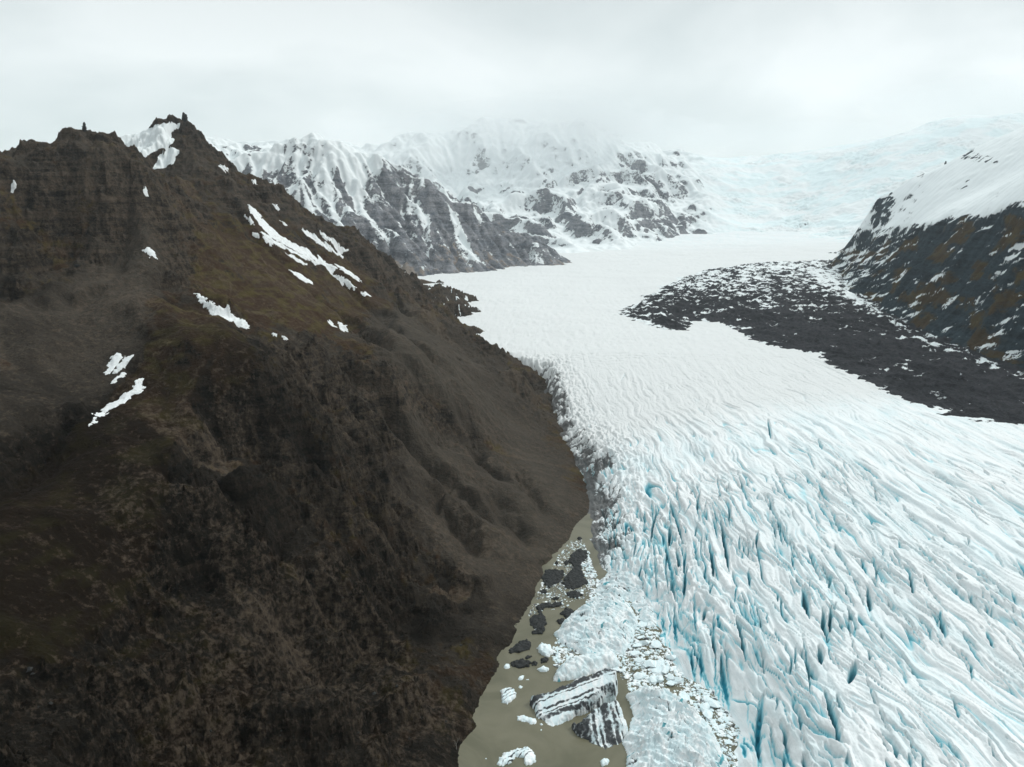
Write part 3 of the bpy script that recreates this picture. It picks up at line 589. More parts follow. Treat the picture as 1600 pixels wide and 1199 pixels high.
def snow_rt(x, y, z, sl, fl, li):
    u, v = project(x, y, z); n = fbm(y/70, z/32, 5, .6, seed=410)
    line = np.interp(u, [1270, 1370, 1440, 1530, 1600, 1700], [345, 366, 352, 338, 330, 318])
    up = ss(7, -7, v-line+6*gn(x/30, z/30, 411))
    streak = fbm((y*.45+z)/10, (y-z*.4)/66, 5, .6, seed=412)
    lo = .07+.50*streak+.13*li+.25*fl+.30*ss(1100, 1900, y)+.10*n
    hi = 1.05+.22*n-.45*ss(.9, 1.4, sl)
    hi = hi-(.42+.8*fbm(y/22, z/14, 5, .65, seed=415))*pixmask(x, y, z, [[(1497,238),(1515,232),(1535,240),(1560,246),(1590,248),(1585,256),(1550,254),(1520,250),(1500,246)],[(1490,294),(1505,284),(1518,280),(1516,288),(1498,300)],[(1368,300),(1394,297),(1396,318),(1386,345),(1368,360),(1360,340)],[(1428,276),(1445,270),(1440,278)],[(1550,305),(1560,303),(1556,309)]], 3)
    return lo*(1-up)+hi*up, .30+1.1*fbm(y/110, z/42, 4, seed=413)-.9*up
far_mountain('right', RP, Grid(350, 2150, 480, 2950, 4.4), 17, 57, 830, 700, 2900, 940, 22, 26, snow_rt, 400, ampfn=rt_amp).name = 'mountain'
log('right')
# ================================================================ MORAINE on the ice
MOR = [on_glacier(*p)[:2] for p in [(965,487),(1010,462),(1050,440),(1108,421),(1180,413),(1240,412),(1300,408),(1340,420),(1400,470),(1480,520),(1620,560),(1760,600),(1900,640),(1900,700),(1750,685),(1600,663),(1510,655),(1440,636),
       (1375,606),(1345,585),(1310,572),(1270,555),(1215,545),(1165,532),(1158,515),(1112,505),(1078,500),(1085,519),(1050,515),(1005,506)]]
def moraine_h(x, y):
    b, _, _ = glacier_h(x, y)
    s = sdf(x, y, MOR)+16*gn(x/60, y/60, 500)+9*gn(x/22, y/14, 501)+5*gn(x/8, y/8, 502)
    h = b-5+5.6*ss(-10, 6, s)+9*ss(0, 120, s)
    lum = ridged((x+.2*y)/26, y/60, 5, .62, 505)
    return h+ss(0, 30, s)*(3.2*lum+1.6*fbm(x/14, y/14, 4, seed=508)), s, lum
X, Y = polar(6, 52, 940, 780, 2700, 560)
z, s, lum = moraine_h(X, Y)
li_ = gn(X/11+Y/60, Y/120, 515)+.5*gn(X/5, Y/70, 516)
RUN = [on_glacier(*q)[:2] for q in [(1270,428),(1330,470),(1400,520),(1450,548),(1520,578),(1600,600),(1700,630)]]
st2 = .8*fbm(X/30+.3*gn(X/50, Y/50, 511), Y/24+X/90, 5, .6, seed=510)+.35*li_
u, v = project(X, Y, z)
snow = .09+.44*st2+.20*(1.1-lum)*0+.40*ss(1100, 1950, Y)+.01+.25*ss(22, 2, s)*ss(900, 700, X)
vein = np.abs(gn(X/260+.3, Y/300, 512)+.25*gn(X/60, Y/60, 513)); snow = snow+.2*ss(.10, .02, vein)+.52*np.exp(-(dpoly(X+14*gn(X/40, Y/40, 518), Y+14*gn(X/40, Y/40, 519), RUN, False)/20)**2)*(.5+fbm(X/14, Y/24, 4, .6, seed=517))
mo = grid_mesh('moraine', X, Y, z, MAT_MOR, keep=(s > -9), attrs={'snow': snow, 'veg': np.full(X.shape, .2)}); structure(mo)
log('moraine')
# ================================================================ LAKE, GROUND
m = M('silty_water', .3, .35)
n_ = m.noise(.018, 6, .55, 2.5); m.col(m.mix(m.rng(n_, .3, .7), (.098, .094, .056), (.150, .140, .092)))
m.bump(m.noise(.9, 4, .6, st=(1, .6, 1)), .08, .15); MAT_WATER = m.m
m = M('outwash_ground'); m.col(m.mix(m.rng(m.noise(.003, 6), .4, .6), (.06, .06, .055), (.10, .095, .085))); MAT_GROUND = m.m
def sheet(name, x0, x1, y0, y1, z, mat, n=8):
    gx, gy = np.meshgrid(np.linspace(x0, x1, n), np.linspace(y0, y1, n), indexing='ij')
    return structure(grid_mesh(name, gx, gy, np.full(gx.shape, float(z)), mat))
sheet('lake', -420, 420, -300, 1100, 0, MAT_WATER)
sheet('ground', -30000, 30000, -30000, 30000, -16, MAT_GROUND)
# ================================================================ ICEBERGS AND FLOES
def mat_berg(name, dark, band_scale=.0):
    m = M(name, .7, .3)
    fine = m.noise(.45, 7, .7); st = m.noise(.25, 6, .65, .4, vec=m.tc, st=(1, .3, 1))
    c = m.mix(m.rng(st, .4, .62), (.66, .78, .81), (.84, .87, .88))
    da = m.mth('ADD', m.attr('dirt'), m.mth('MULTIPLY', m.mth('SUBTRACT', fine, .5), 1.2))
    c = m.mix(m.rng(da, .36, .70), c, dark)
    c = m.mix(m.rng(m.attr('blue'), .3, .9), c, (.10, .36, .42))
    m.col(c); m.bump(m.mth('ADD', m.mth('MULTIPLY', st, 1.), fine), .35, .5); return m.m
MAT_BERG = mat_berg('berg_ice', (.05, .055, .06)); MAT_DEBRIS = mat_berg('debris_covered_ice', (.018, .020, .020))
def block(name, pix, label, cat, mat=None, top=3., z0=0., step=.6, rough=.5, wall=3., dirt=-.3, band=None, group=None, fold=0., seed=0, tilt=None):
    """free standing piece of ice; pix = outline at the height given per corner (or z0)"""
    mat = mat or MAT_BERG
    W = np.array([PZ(p[0], p[1], p[2] if len(p) > 2 else z0) for p in pix])
    poly = [tuple(a[:2]) for a in W]; cx, cy = W[:, 0].mean(), W[:, 1].mean()
    x0, y0 = W[:, :2].min(0)-2; x1, y1 = W[:, :2].max(0)+2
    gx, gy = np.meshgrid(np.arange(x0, x1, step), np.arange(y0, y1, step), indexing='ij')
    size = min(x1-x0, y1-y0)
    s = sdf(gx, gy, poly)+min(1.6, size*.07)*gn(gx/(size*.16+.5), gy/(size*.16+.5), 600+seed)+min(.6, size*.03)*gn(gx/1.1, gy/1.1, 601+seed)
    if len(pix[0]) > 2:
        A = np.c_[W[:, :2], np.ones(len(W))]; co_ = np.linalg.lstsq(A, W[:, 2], rcond=None)[0]
        H = np.clip(co_[0]*gx+co_[1]*gy+co_[2], .6, top)
    else: H = top*(.55+.45*ss(0, size*.35, s))
    ua = gx*.45+gy*.9; va = gx*.9-gy*.45; ua = ua+3.5*gn(gx/16, gy/16, 611+seed)+1.2*gn(gx/5, gy/5, 612+seed)
    tri_ = lambda q, a: np.where(q-np.floor(q) < a, (q-np.floor(q))/a, (1-q+np.floor(q))/(1-a))
    H = H+fold*((.3+.9*ss(-.2, .4, gn(gx/14, gy/14, 613+seed)))*1.1*tri_(ua/8.5+seed+.5*gn(va/14, ua/9, 614), .3)+.6*tri_(ua/3.6+.5*gn(va/7, ua/5, 615), .35)+.25*tri_(va/2.6+gn(gx/4, gy/4, 616), .5)-.9)+rough*fbm(gx/(2.5+size*.05), gy/(2.5+size*.05), 5, .62, seed=620+seed)
    ck = np.abs(gn((gx*.8-gy*.6+3*gn(gx/9, gy/9, 651))/13, (gx*.6+gy*.8)/5, 650+seed)); ck2 = np.abs(gn(gx/4, gy/4, 652+seed))
    H = H-fold*.9*ss(.10, 0, ck)-fold*.35*ss(.1, 0, ck2)
    prof = np.clip(s/wall, 0, 1)**.45
    Z = -1.2+(H+1.2)*prof
    dd = np.full(gx.shape, dirt)+.12*fbm(gx/5, gy/5, 3, seed=630+seed)+(.8*ss(.17, 0, ck)*ss(-.3, .3, gn(gx/7, gy/7, 670)) if fold else 0)
    if band:
        (bx, by), stripes, wob_ = band      # direction of the strata in plan, list of (offset, half width)
        l = math.hypot(bx, by); c = (-(gx-cx)*by+(gy-cy)*bx)/l+wob_*gn(gx/14, gy/14, 640+seed)+.5*gn(gx/3, gy/3, 641+seed)+.3*gn(gx/1.3, gy/1.3, 643+seed)
        for off, hw in stripes: dd = np.maximum(dd, (.72+.34*gn(gx/8+off, gy/8, 660)+.25*gn(gx/1.7, gy/1.7, 661))*ss(hw*1.9, hw*.4, np.abs(c-off)))
        Z = Z-.15*np.clip(dd, 0, 1)*prof
    blue = .45*ss(.5, .15, prof)*(dirt < .2)+(1.*ss(.12, 0, np.abs(gn(ua/7+5, va/22, 671+seed)))*ss(0, .35, gn(gx/12, gy/12, 672)) if fold else 0)
    o = grid_mesh(name, gx-cx, gy-cy, Z, mat, keep=(s > -.05), attrs={'dirt': dd, 'blue': blue}); o.location = (cx, cy, 0)
    return tag(o, label, cat, group)
def wdir(a, b, z=8):
    p = PZ(a[0], a[1], z); q = PZ(b[0], b[1], z); return (q[0]-p[0], q[1]-p[1])
block('iceberg', [(825,1090,3),(838,1078,8),(862,1068,12),(900,1052,15),(948,1036,18),(968,1046,16),(962,1072,11),(925,1092,8),(905,1108,5),(884,1120,3),(864,1139,.5),(842,1122,.5)],
      'large iceberg slab with bold black and white stripes, floating in the brown lake', 'iceberg', top=19, wall=2.2, rough=.2, dirt=.12, step=.4,
      band=(tuple(np.subtract(PZ(957,1052,15), PZ(846,1090,7))[:2]), [(10.8,2.6),(6.0,1.6),(3.0,.4),(-2.2,.8),(-4.6,.4),(-7.2,1.4)], .8), seed=1)
block('iceberg', [(903,1108,13),(918,1090,17),(945,1078,18),(966,1084,15),(975,1104,10),(984,1140,3),(966,1166,0),(948,1178,0),(924,1162,0),(898,1143,1),(896,1122,6)],
      'steep wedge-shaped iceberg with a black left face, next to the striped slab', 'iceberg', top=18, wall=4, rough=.8, dirt=.34, step=.4,
      band=(wdir((925,1095),(955,1165)), [(-12,6.6),(-3.8,1.1),(-.6,.5),(3.4,2.6),(8.2,1.5),(11.5,.6)], 1.5), seed=2)
block('ice_mass', [(866,992),(884,968),(908,948),(940,930),(975,936),(994,960),(996,985),(985,1006),(976,1024),(945,1022),(915,1026),(893,1014),(878,1008)],
      'broad white folded ice mass floating below the glacier front', 'ice mass', top=9, wall=6, rough=.5, fold=2.6, dirt=-.02, seed=3)
block('ice_mass', [(862,1066),(868,1048),(884,1036),(922,1026),(960,1024),(972,1040),(940,1050),(900,1062)],
      'smooth white ice hummock directly behind the striped slab', 'ice mass', top=9, wall=5, rough=.5, fold=1.6, seed=4)
block('ice_mass', [(972,1240),(980,1195),(974,1160),(988,1120),(978,1088),(1000,1074),(1045,1084),(1085,1108),(1112,1138),(1132,1180),(1150,1240)],
      'huge cracked white ice mass at the bottom edge below the glacier front', 'ice mass', top=12, wall=10, rough=.7, fold=3.2, dirt=-.04, seed=5)
block('ice_mass', [(928,925),(945,900),(968,872),(1000,885),(1020,930),(1030,975),(1010,985),(985,940),(955,938)],
      'collapsed dirty ice foot leaning against the glacier front', 'ice mass', top=7, wall=6, rough=.8, fold=2.6, dirt=.10, seed=6)
FLO = [([(838,1013),(846,1007),(860,1010),(866,1020),(858,1027),(845,1024)], 'rounded white floe touching the folded ice mass', 3.5),
 ([(839,1046),(848,1041),(858,1045),(855,1052),(843,1051)], 'pale blue floe just above the striped slab', 2.),
 ([(782,1080),(790,1074),(803,1076),(808,1085),(802,1096),(793,1102),(783,1098)], 'dirt-streaked white floe left of the striped slab', 2.),
 ([(806,1119),(816,1117),(838,1123),(841,1130),(836,1134),(808,1126)], 'long flat white floe below the dirt-streaked one', 1.2),
 ([(778,1188),(790,1176),(808,1170),(828,1168),(838,1176),(838,1192),(822,1199),(818,1186),(806,1184),(798,1192),(786,1199)], 'curved white floe with a bite, nearest the bottom edge', 2.),
 ([(808,1060),(813,1055),(820,1056),(817,1063),(810,1065)], 'small pointed white floe in open brown water', 1.2),
 ([(808,1073),(813,1070),(817,1073),(815,1077),(810,1077)], 'tiny round white floe above the dirt-streaked one', 1.),
 ([(820,1061),(827,1060),(828,1063),(822,1064)], 'tiny flat floe beside the small pointed one', .7),
 ([(786,1042),(790,1037),(797,1038),(798,1045),(789,1048)], 'small dirty floe by the dark shore', 1.2),
 ([(936,1190),(943,1184),(952,1187),(952,1197),(941,1198)], 'white floe under the black-faced iceberg', 1.6),
 ([(775,1196),(780,1183),(789,1181),(790,1190),(783,1199)], 'white floe at the left end of the curved one', 1.2),
 ([(755,1185),(761,1183),(763,1187),(757,1188)], 'tiny white floe near the shore at the bottom', .6),
 ([(842,1140),(847,1138),(849,1142),(844,1143)], 'tiny white floe under the left tip of the striped slab', .6),
 ([(840,1131),(847,1129),(851,1133),(845,1135)], 'small white floe against the left tip of the striped slab', .8),
 ([(905,1065),(915,1060),(925,1066),(920,1076),(908,1076)], 'white ice lump lying between the two striped icebergs', 2.)]
for k, (p, lab, t) in enumerate(FLO):
    block('ice_floe', p, lab, 'ice floe', top=t, wall=1.2, rough=.35, step=.35, dirt=.14 if 'dirt' in lab else -.05, seed=10+k, group='white floes drifting on the lake',
          band=(wdir((782,1095),(808,1080), 0), [(-2.6,.3),(0,.25),(2.4,.35)], .8) if ('streaked' in lab and 'below' not in lab and 'above' not in lab) or 'curved white' in lab else None)
DEB = [([(846,902),(852,892),(866,889),(880,893),(882,902),(872,912),(858,919),(848,914)], 'broad black debris floe close to the dark shore'),
 ([(886,876),(895,864),(906,858),(919,862),(917,874),(908,886),(896,888)], 'black debris floe farthest up the lake, below the gorge'),
 ([(878,912),(884,898),(896,888),(908,884),(912,898),(919,912),(908,918),(895,922),(882,920)], 'largest black debris floe, in the middle of the channel'),
 ([(884,928),(892,924),(906,925),(911,931),(902,936),(888,934)], 'flat black floe just below the largest debris floe'),
 ([(837,948),(848,942),(862,944),(878,941),(879,946),(866,951),(852,950),(844,958),(838,957)], 'long thin black floe with a ragged edge'),
 ([(825,968),(834,962),(844,958),(853,964),(856,974),(850,984),(838,985),(828,978)], 'black blotchy floe left of the diamond floe'),
 ([(874,960),(883,950),(900,954),(896,963),(884,967)], 'diamond-shaped black floe with clean edges'),
 ([(868,971),(876,967),(884,969),(883,975),(874,977)], 'small oval black floe under the diamond one'),
 ([(829,987),(840,985),(852,985),(848,992),(832,992)], 'narrow black floe under the blotchy one'),
 ([(792,1016),(804,1009),(813,1002),(824,999),(829,1008),(826,1016),(812,1021),(798,1021)], 'grey brown debris floe against the shore'),
 ([(796,1036),(806,1031),(818,1030),(830,1036),(828,1043),(814,1045),(800,1042)], 'black debris floe in front of the grey brown one'),
 ([(819,1027),(826,1024),(832,1026),(828,1030),(821,1031)], 'small black scrap between two debris floes'),
 ([(829,1037),(836,1034),(841,1037),(838,1041),(831,1041)], 'small black scrap right of the front debris floe'),
 ([(844,1031),(852,1027),(858,1030),(855,1036),(846,1037)], 'black scrap near the rounded white floe'),
 ([(842,924),(850,921),(857,925),(852,929),(844,928)], 'black scrap near the shore below the broad floe'),
 ([(860,936),(872,933),(876,936),(866,939)], 'thin black sliver above the long thin floe'),
 ([(900,842),(906,839),(911,842),(906,846)], 'black scrap at the head of the lake'),
 ([(880,880),(886,874),(889,880),(884,885)], 'small black scrap left of the upper debris floe'),
 ([(866,880),(872,877),(874,882),(869,884)], 'small black scrap near the shore above the broad floe')]
for k, (p, lab) in enumerate(DEB):
    block('debris_floe', p, lab, 'debris floe', MAT_DEBRIS, top=1.8, wall=1.0, rough=.7, step=.35, dirt=.95, seed=40+k, group='dark debris-covered floes in the lake')
log('bergs')
# ---- brash: crushed ice too small and many to count
def rock_verts(rg, n=12):
    p = rg.normal(size=(n, 3)); p /= np.linalg.norm(p, axis=1)[:, None]; return p
ICO = None
def ico():
    global ICO
    if ICO is None:
        import bmesh
        bm = bmesh.new(); bmesh.ops.create_icosphere(bm, subdivisions=1, radius=1)
        V = np.array([v.co[:] for v in bm.verts]); Fc = np.array([[v.index for v in f.verts] for f in bm.faces]); bm.free(); ICO = (V, Fc)
    return ICO
def chunk(rg, r, flat=.5):
    V, Fc = ico(); s = rg.uniform(.6, 1.35, 3); n = rg.normal(size=(5, 3)); n /= np.linalg.norm(n, axis=1)[:, None]
    V = V.copy()
    for k in n:                      # cut a few flat facets
        d = V@k; lim = rg.uniform(.45, .8); V = V-np.maximum(d-lim, 0)[:, None]*k
    a = rg.uniform(0, 6.28); c, s_ = math.cos(a), math.sin(a)
    V = V*s*r*np.array([1, 1, flat*.75]); R = np.array([[c, -s_, 0], [s_, c, 0], [0, 0, 1]])
    return (V+rg.normal(size=V.shape)*r*.07)@R.T, Fc
def scatter(polyp, n, rmin, rmax, pw, seed, dark=.06):
    rg = np.random.default_rng(seed); P = [PZ(u, v, 0)[:2] for u, v in polyp]; A = np.array(P); lo, hi = A.min(0), A.max(0); Vs, Fs, Ds = [], [], []; off = 0; c = 0
    while c < n:
        x, y = rg.uniform(lo, hi)
        if not inpoly(np.array([x]), np.array([y]), P)[0] or gn(x/9., y/9., seed) < -.42: continue
        r = rmin*(rmax/rmin)**(rg.random()**pw); V, Fc = chunk(rg, r, rg.uniform(.3, .7))
        Vs.append(V+np.array([x, y, r*.12])); Fs.append(Fc+off); off += len(V); c += 1
        Ds.append(np.full(len(V), .62 if rg.random() < dark else -.1+.12*rg.normal()))
    return np.concatenate(Vs), np.concatenate(Fs), np.concatenate(Ds)
BR = [(912,850),(935,905),(965,925),(1000,935),(1045,1010),(1075,1050),(1120,1080),(1150,1120),(1200,1199),(1200,1230),(1100,1200),(1080,1120),(1040,1095),(990,1090),(965,1050),(940,1040),(870,1045),(860,1020),(878,985),(915,945),(920,920),(900,860)]
V, Fc, D = scatter(BR, 9000, .28, 2.0, 2.0, 5, .10)
o = raw_mesh('brash_ice', V, Fc, MAT_BERG, {'dirt': D, 'blue': D*0}, smooth=False); o['kind'] = 'stuff'; o['label'] = 'crushed white brash ice crowding the water at the glacier front'
BR2 = [(885,850),(905,838),(925,870),(930,915),(915,935),(880,950),(850,955),(835,990),(826,960),(850,905)]
V, Fc, D = scatter(BR2, 1500, .3, 1.5, 2.2, 6, .35)
o = raw_mesh('brash_ice', V, Fc, MAT_BERG, {'dirt': D, 'blue': D*0}, smooth=False); o['kind'] = 'stuff'; o['label'] = 'thin grey scatter of ice crumbs between the black floes'
rg = np.random.default_rng(77)
Pp = [PZ(u, v, 0)[:2] for u, v in [(1000,960),(1040,1015),(1075,1055),(1120,1090),(1145,1150),(1125,1150),(1090,1105),(1045,1080),(995,1065),(985,1030),(1000,1000)]]
A_ = np.array(Pp); c = 0
while c < 34:
    x, y = rg.uniform(A_.min(0), A_.max(0))
    if not inpoly(np.array([x]), np.array([y]), Pp)[0]: continue
    r = rg.uniform(2.2, 5.2); V, Fc = chunk(rg, r, .5)
    o = raw_mesh('ice_block', V, Fc, MAT_BERG, {'dirt': np.full(len(V), -.05), 'blue': np.zeros(len(V))}, smooth=False); o.location = (x, y, r*.2)
    tag(o, 'white ice block frozen into the brash below the glacier front', 'ice block', 'ice blocks among the brash'); c += 1
log('brash')
# ================================================================ SNOW PATCHES on the dark mountain
def hit(u, v, tmin=160, tmax=2300):
    d = ray(u, v); t = np.arange(tmin, tmax, 1.)
    x, y, z = d[0]*t, d[1]*t, CH+d[2]*t
    g = left_h(x, y)[0]; k = np.argmax(g > z)
    return (x[k], y[k], g[k])
m = M('patch_snow', .8, .2); m.col(m.mix(m.rng(m.noise(.6, 6, .7), .3, .6), (.72, .76, .77), (.84, .86, .87))); m.col(m.mix(m.rng(m.noise(.22, 8, .75), .54, .66, 0, .55), m.mix(m.rng(m.noise(.6, 6, .7), .3, .6), (.70, .74, .75), (.82, .84, .85)), (.30, .28, .25))); m.bump(m.noise(.5, 5), .4, .5); MAT_SNOW = m.m
PATCH = [([(388,322),(398,327),(408,341),(425,357),(445,372),(470,386),(500,402),(527,419),(524,422),(500,412),(470,397),(440,380),(415,362),(402,347),(392,334)], 'longest snow streak, running down the gully below the main crest'),
 ([(430,378),(455,390),(480,401),(498,412),(494,413),(470,402),(445,390)], 'thin snow streak hugging the underside of the longest one'),
 ([(472,360),(486,366),(505,379),(522,391),(540,402),(536,404),(516,393),(495,380),(480,370)], 'slender snow streak right of the longest one'),
 ([(498,362),(512,371),(528,382),(544,392),(540,393),(520,381),(505,371)], 'thinnest straight snow streak, nearest the skyline crest'),
 ([(452,423),(462,427),(476,434),(489,442),(485,444),(466,435)], 'short isolated snow streak below the long gully streaks'),
 ([(303,459),(314,463),(324,471),(338,480),(356,489),(372,499),(386,509),(390,515),(380,513),(362,503),(342,493),(326,484),(314,472)], 'thick lone snow streak on the brown shoulder in mid slope'),
 ([(225,392),(231,388),(237,389),(243,396),(243,405),(234,403)], 'small diamond snow patch on the grey scree under the craggy peak'),
 ([(166,585),(170,572),(176,557),(184,553),(193,559),(188,566),(178,575),(171,585)], 'left half of the paired snow patches above the sickle-shaped one'),
 ([(175,585),(186,569),(197,562),(208,556),(202,566),(193,575),(182,584)], 'slanting right half of the paired snow patches'),
 ([(173,602),(181,591),(192,583),(192,590),(183,596)], 'small snow remnant just below the paired snow patches'),
 ([(141,664),(150,649),(168,634),(187,621),(203,613),(215,601),(226,606),(222,613),(205,620),(188,632),(168,645),(150,657)], 'large sickle-shaped snow patch on the near brown shoulder'),
 ([(208,602),(214,595),(223,593),(221,600),(213,604)], 'snow scrap at the upper tip of the sickle-shaped patch'),
 ([(519,429),(532,433),(545,441),(557,450),(552,452),(538,445),(527,437)], 'broken snow streak below the end of the longest one'),
 ([(524,413),(536,418),(550,427),(566,440),(560,440),(544,430),(532,421)], 'short snow streak continuing the line of the longest one'),
 ([(563,459),(572,457),(579,463),(570,465)], 'small oval snow spot below the gully streaks'),
 ([(510,499),(517,503),(525,512),(519,510)], 'tiny slanting snow sliver above the rocky bench'),
 ([(529,504),(535,506),(543,516),(537,518),(531,511)], 'small snow sliver right of the tiny slanting one'),
 ([(444,393),(456,399),(468,406),(480,414),(470,412),(452,401)], 'dashed snow streak under the long gully streak'),
 ([(408,362),(420,369),(432,378),(446,386),(440,387),(424,378),(413,369)], 'snow streak starting left of the longest one'),
 ([(382,339),(392,345),(398,352),(390,349)], 'short snow dash at the head of the gully'),
 ([(395,365),(401,366),(404,371),(398,371)], 'snow dot left of the long gully streaks'),
 ([(409,370),(418,373),(431,384),(425,385),(414,377)], 'short snow dash under the left long streak'),
 ([(426,320),(432,321),(436,326),(430,325)], 'snow dash high under the skyline crest'),
 ([(437,345),(444,348),(450,353),(443,351)], 'snow dash above the slender streak'),
 ([(350,240),(355,243),(356,249),(352,247)], 'snow dot in the rocks right of the summit'),
 ([(392,268),(397,271),(397,277),(393,275)], 'snow dot in the crest notch right of the summit'),
 ([(394,282),(399,284),(401,288),(396,287)], 'lower snow dot in the crest rocks'),
 ([(343,262),(351,261),(356,264),(349,266)], 'flat snow dash in the rocks below the summit'),
 ([(20,295),(24,292),(23,298),(18,302)], 'snow sliver on the far left skyline ridge'),
 ([(225,301),(229,301),(229,305),(226,305)], 'snow dot under the craggy peak'),
 ([(442,528),(447,528),(449,531),(444,531)], 'lower of two snow dots on the brown slope'),
 ([(427,522),(431,522),(431,525),(428,525)], 'upper of two snow dots on the brown slope')]
for k, (p, lab) in enumerate(PATCH):
    big_ = (max(q[0] for q in p)-min(q[0] for q in p)) > 12
    Wp = [hit(*q)[:2] for q in p]; A = np.array(Wp); lo, hi = A.min(0)-2, A.max(0)+2
    if np.any(hi-lo > 420): log('skip patch', k, hi-lo); continue
    stp = max(.6, float(max(hi-lo))/260)
    gx, gy = np.meshgrid(np.arange(lo[0], hi[0], stp), np.arange(lo[1], hi[1], stp), indexing='ij')
    s = sdf(gx, gy, Wp)+(1.9*gn(gx/6, gy/6, 700+k)+1.5*gn(gx/2.4, gy/2.4, 701+k)+.6*gn(gx/1.1, gy/1.1, 702))*(1 if big_ else .4)+(.2 if big_ else .6)
    z0 = left_h(gx, gy)[0]; z = np.maximum(z0, blur(z0, 3))+.55*ss(-.3, 2.5, s)+.25
    z = np.where(s > -.3, z, z0-.3)
    cx, cy, cz = gx.mean(), gy.mean(), float(z0.mean())
    if not (s > 0).any(): continue
    o = grid_mesh('snow_patch', gx-cx, gy-cy, z-cz, MAT_SNOW, keep=(s > -.1)); o.location = (cx, cy, cz)
    tag(o, lab, 'snow patch', 'old snow patches on the dark mountain')
log('snow patches')
# ================================================================ ROCK PINNACLES, BOULDERS, TREE, STREAM
m = M('pinnacle_rock'); m.col(m.mix(m.rng(m.noise(.5, 6, .7), .4, .6), (.018, .021, .022), (.045, .045, .042))); m.bump(m.noise(.7, 6, .7), .8, .6); MAT_ROCK = m.m
def spire(u, v_top, v_base, Y, wpx, label, seed, lean=0.):
    rg = np.random.default_rng(seed); bx, by, bz = PY(u, v_base, Y)
    if u < 500:                    # stand it on the crest itself
        d = ray(u, v_base); yy = np.arange(Y-130, Y+130, 2.); xx = d[0]/d[1]*yy; zz = left_h(xx, yy)[0]; k = np.argmax((zz-CH)/yy); bx, by, bz = xx[k], yy[k], zz[k]-1.5
    H_ = (v_base-v_top)*Y/F*1.03; R = wpx*Y/F/2
    nr, na = 15, 14; V = []; 
    for i in range(nr):
        t = i/(nr-1); r = R*(1.15-.72*t**1.3)*(1+.16*rg.normal()) if i else R*1.35
        if i == nr-1: r *= .35
        for a in range(na):
            an = 6.283*a/na; k = 1+.2*math.sin(2*an+seed)+.15*rg.normal()
            V.append((math.cos(an)*r*k+lean*H_*t, math.sin(an)*r*k*.8, H_*t*(1+.02*rg.normal())-(4 if i == 0 else 0)))
    Q = []
    for i in range(nr-1):
        for a in range(na):
            b = (a+1) % na; Q.append((i*na+a, i*na+b, i*na+na+b, i*na+na+a))
    V.append((lean*H_, 0, H_*1.0)); tp = len(V)-1
    for a in range(0, na): Q.append(((nr-1)*na+a, (nr-1)*na+(a+1) % na, tp, tp))
    Q3 = [(q[0], q[1], q[2]) for q in Q]+[(q[0], q[2], q[3]) for q in Q if q[2] != q[3]]
    o = raw_mesh('rock_pinnacle', np.array(V), np.array(Q3), MAT_ROCK, smooth=False); o.location = (bx, by, bz-1)
    return tag(o, label, 'rock pinnacle', 'rock pinnacles on the ridges')
spire(289, 187, 200, 1200, 6, 'tallest blunt rock tower on the highest dark summit', 1)
spire(292.5, 188, 200, 1201, 3.5, 'thin rock finger right of the summit tower', 2)
spire(135, 216, 229, 850, 7, 'pointed rock tower on the craggy left peak', 4, .1)
spire(1477, 252, 259, 1990, 3, 'dark rock finger standing on the right snowfield edge', 8)
spire(1546, 253, 264, 1800, 5, 'dark triangular rock tower in the right snowfield', 9)
rg = np.random.default_rng(5)
BO = [(45,1048,9),(52,1060,6),(80,1100,5),(60,1108,5),(235,1050,4),(232,945,3),(175,943,3),(440,1147,4),(438,1154,3),(661,900,3),(560,1150,5),(490,895,5),(535,935,6),(620,1075,5),(697,1130,6),(640,1155,5),(120,416,7),(720,1010,4),(585,1085,6),(330,1150,5)]
for k, (u, v, s) in enumerate(BO):
    x, y, z = hit(u, v, 150); dist = math.hypot(x, y); r = s*dist/F/2*1.25; V, Fc = chunk(rg, r, .75)
    o = raw_mesh('boulder', V, Fc, MAT_BOULD if 'MAT_BOULD' in globals() else MAT_ROCK, smooth=False); o.location = (x, y, z+r*.2)
    tag(o, 'pale grey boulder resting on the dark lower slope', 'boulder', 'boulders on the dark slope')
def tube(pts, r, n=6):
    V = []; Q = []; pts = [Vector(p) for p in pts]
    for i, p in enumerate(pts):
        t = (pts[min(i+1, len(pts)-1)]-pts[max(i-1, 0)]).normalized(); a = t.orthogonal().normalized(); b = t.cross(a); rr = r[i]
        for k in range(n): an = 6.283*k/n; V.append(p+a*math.cos(an)*rr+b*math.sin(an)*rr)
    for i in range(len(pts)-1):
        for k in range(n): Q.append((i*n+k, i*n+(k+1) % n, i*n+n+(k+1) % n, i*n+n+k))
    return np.array([v[:] for v in V]), np.array(Q)
m = M('bleached_wood'); m.col(m.mix(m.rng(m.noise(2., 4), .4, .6), (.30, .29, .26), (.42, .41, .38))); MAT_WOOD = m.m
x, y, z = hit(713, 1172, 150)
tr = bpy.data.objects.new('bare_tree', None); COL.objects.link(tr); tr.location = (x, y, z); tag(tr, 'small bare bleached tree on the dark shore at the bottom', 'tree')
V, Q = tube([(0,0,-.3),(.1,0,1.6),(.0,.1,3.2)], [.13,.11,.08]); raw_mesh('trunk', V, Q, MAT_WOOD, parent=tr)
for a in ([(0,.1,3.1),(.9,.1,5.2),(1.9,0,7.6)], [(0,.1,3.1),(-.5,0,4.6),(-1.4,.1,6.0)], [(.05,0,1.8),(-.7,.2,2.8),(-1.2,.2,4.1)], [(.9,.1,5.2),(.8,.2,6.3),(1.0,.2,7.2)]):
    V, Q = tube(a, [.075,.055,.03]); raw_mesh('branch', V, Q, MAT_WOOD, parent=tr)
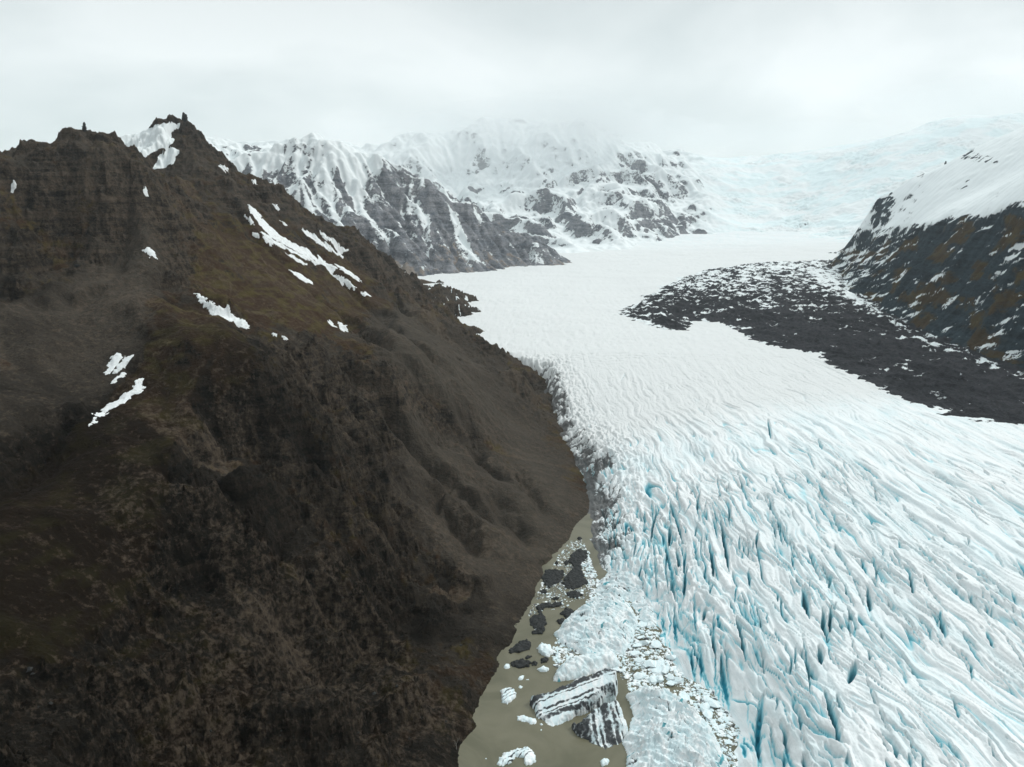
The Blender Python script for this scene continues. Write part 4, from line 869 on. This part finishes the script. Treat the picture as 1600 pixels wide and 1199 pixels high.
log('small things')
#@@END
# ================================================================ HAZE
def haze():
    v = np.array([(x, y, zz) for x in (-3300, 4400) for y in (-350, 6800) for zz in (-17, 980)], float)
    q = np.array([(0, 1, 3, 2), (4, 6, 7, 5), (0, 4, 5, 1), (2, 3, 7, 6), (0, 2, 6, 4), (1, 5, 7, 3)])
    m = bpy.data.materials.new('haze_air'); m.use_nodes = True; t = m.node_tree; t.nodes.clear()
    o = N(t, 'ShaderNodeOutputMaterial'); p = N(t, 'ShaderNodeVolumePrincipled'); L(t, p.outputs[0], o.inputs['Volume'])
    p.inputs['Color'].default_value = (.90, .95, 1, 1); p.inputs['Anisotropy'].default_value = .6; p.inputs['Density'].default_value = 3.8e-5
    h = raw_mesh('haze', v, q, m, smooth=False); h['kind'] = 'stuff'; h['label'] = 'thin pale mist filling the valley air'
haze()
def cloud(k, u, v, Y, w_, h_, d_, dens, label):
    import bmesh
    x, y, z = PY(u, v, Y); bm = bmesh.new(); bmesh.ops.create_icosphere(bm, subdivisions=4, radius=1)
    for q in bm.verts:
        n = q.co.copy(); f = 1+.22*float(fbm(np.array([n.x*1.6+k*3]), np.array([n.y*1.2+n.z*1.9+k]), 3, seed=800+k)[0])
        q.co = Vector((n.x*w_/2*f, n.y*d_/2*f, n.z*h_/2*f))
    me = bpy.data.meshes.new('cloud'); bm.to_mesh(me); bm.free()
    m = bpy.data.materials.new('cloud_vapour'); m.use_nodes = True; t = m.node_tree; t.nodes.clear()
    o = N(t, 'ShaderNodeOutputMaterial'); p = N(t, 'ShaderNodeVolumePrincipled'); L(t, p.outputs[0], o.inputs['Volume'])
    p.inputs['Color'].default_value = (.97, .99, 1, 1); p.inputs['Density'].default_value = dens; p.inputs['Anisotropy'].default_value = .55; me.materials.append(m)
    o = bpy.data.objects.new('cloud', me); COL.objects.link(o); o.location = (x, y, z); o['kind'] = 'stuff'; o['label'] = label
CL = [(890,200,4300,1000,420,900,2.6e-4),(915,190,4300,560,300,600,3.4e-4),(820,190,4400,1300,230,900,3.5e-4),(660,205,4400,1200,190,800,3e-4),(1000,205,4400,900,190,700,3e-4),(1250,215,4500,2000,170,900,1.5e-4),(1560,160,4200,1400,240,900,2.5e-4),(760,240,3800,1600,330,900,1.2e-4)]
for k, c_ in enumerate(CL): cloud(k, *c_[:6], c_[6]*2.8, 'soft cloud bank hanging on the snowy summits')
log('done')
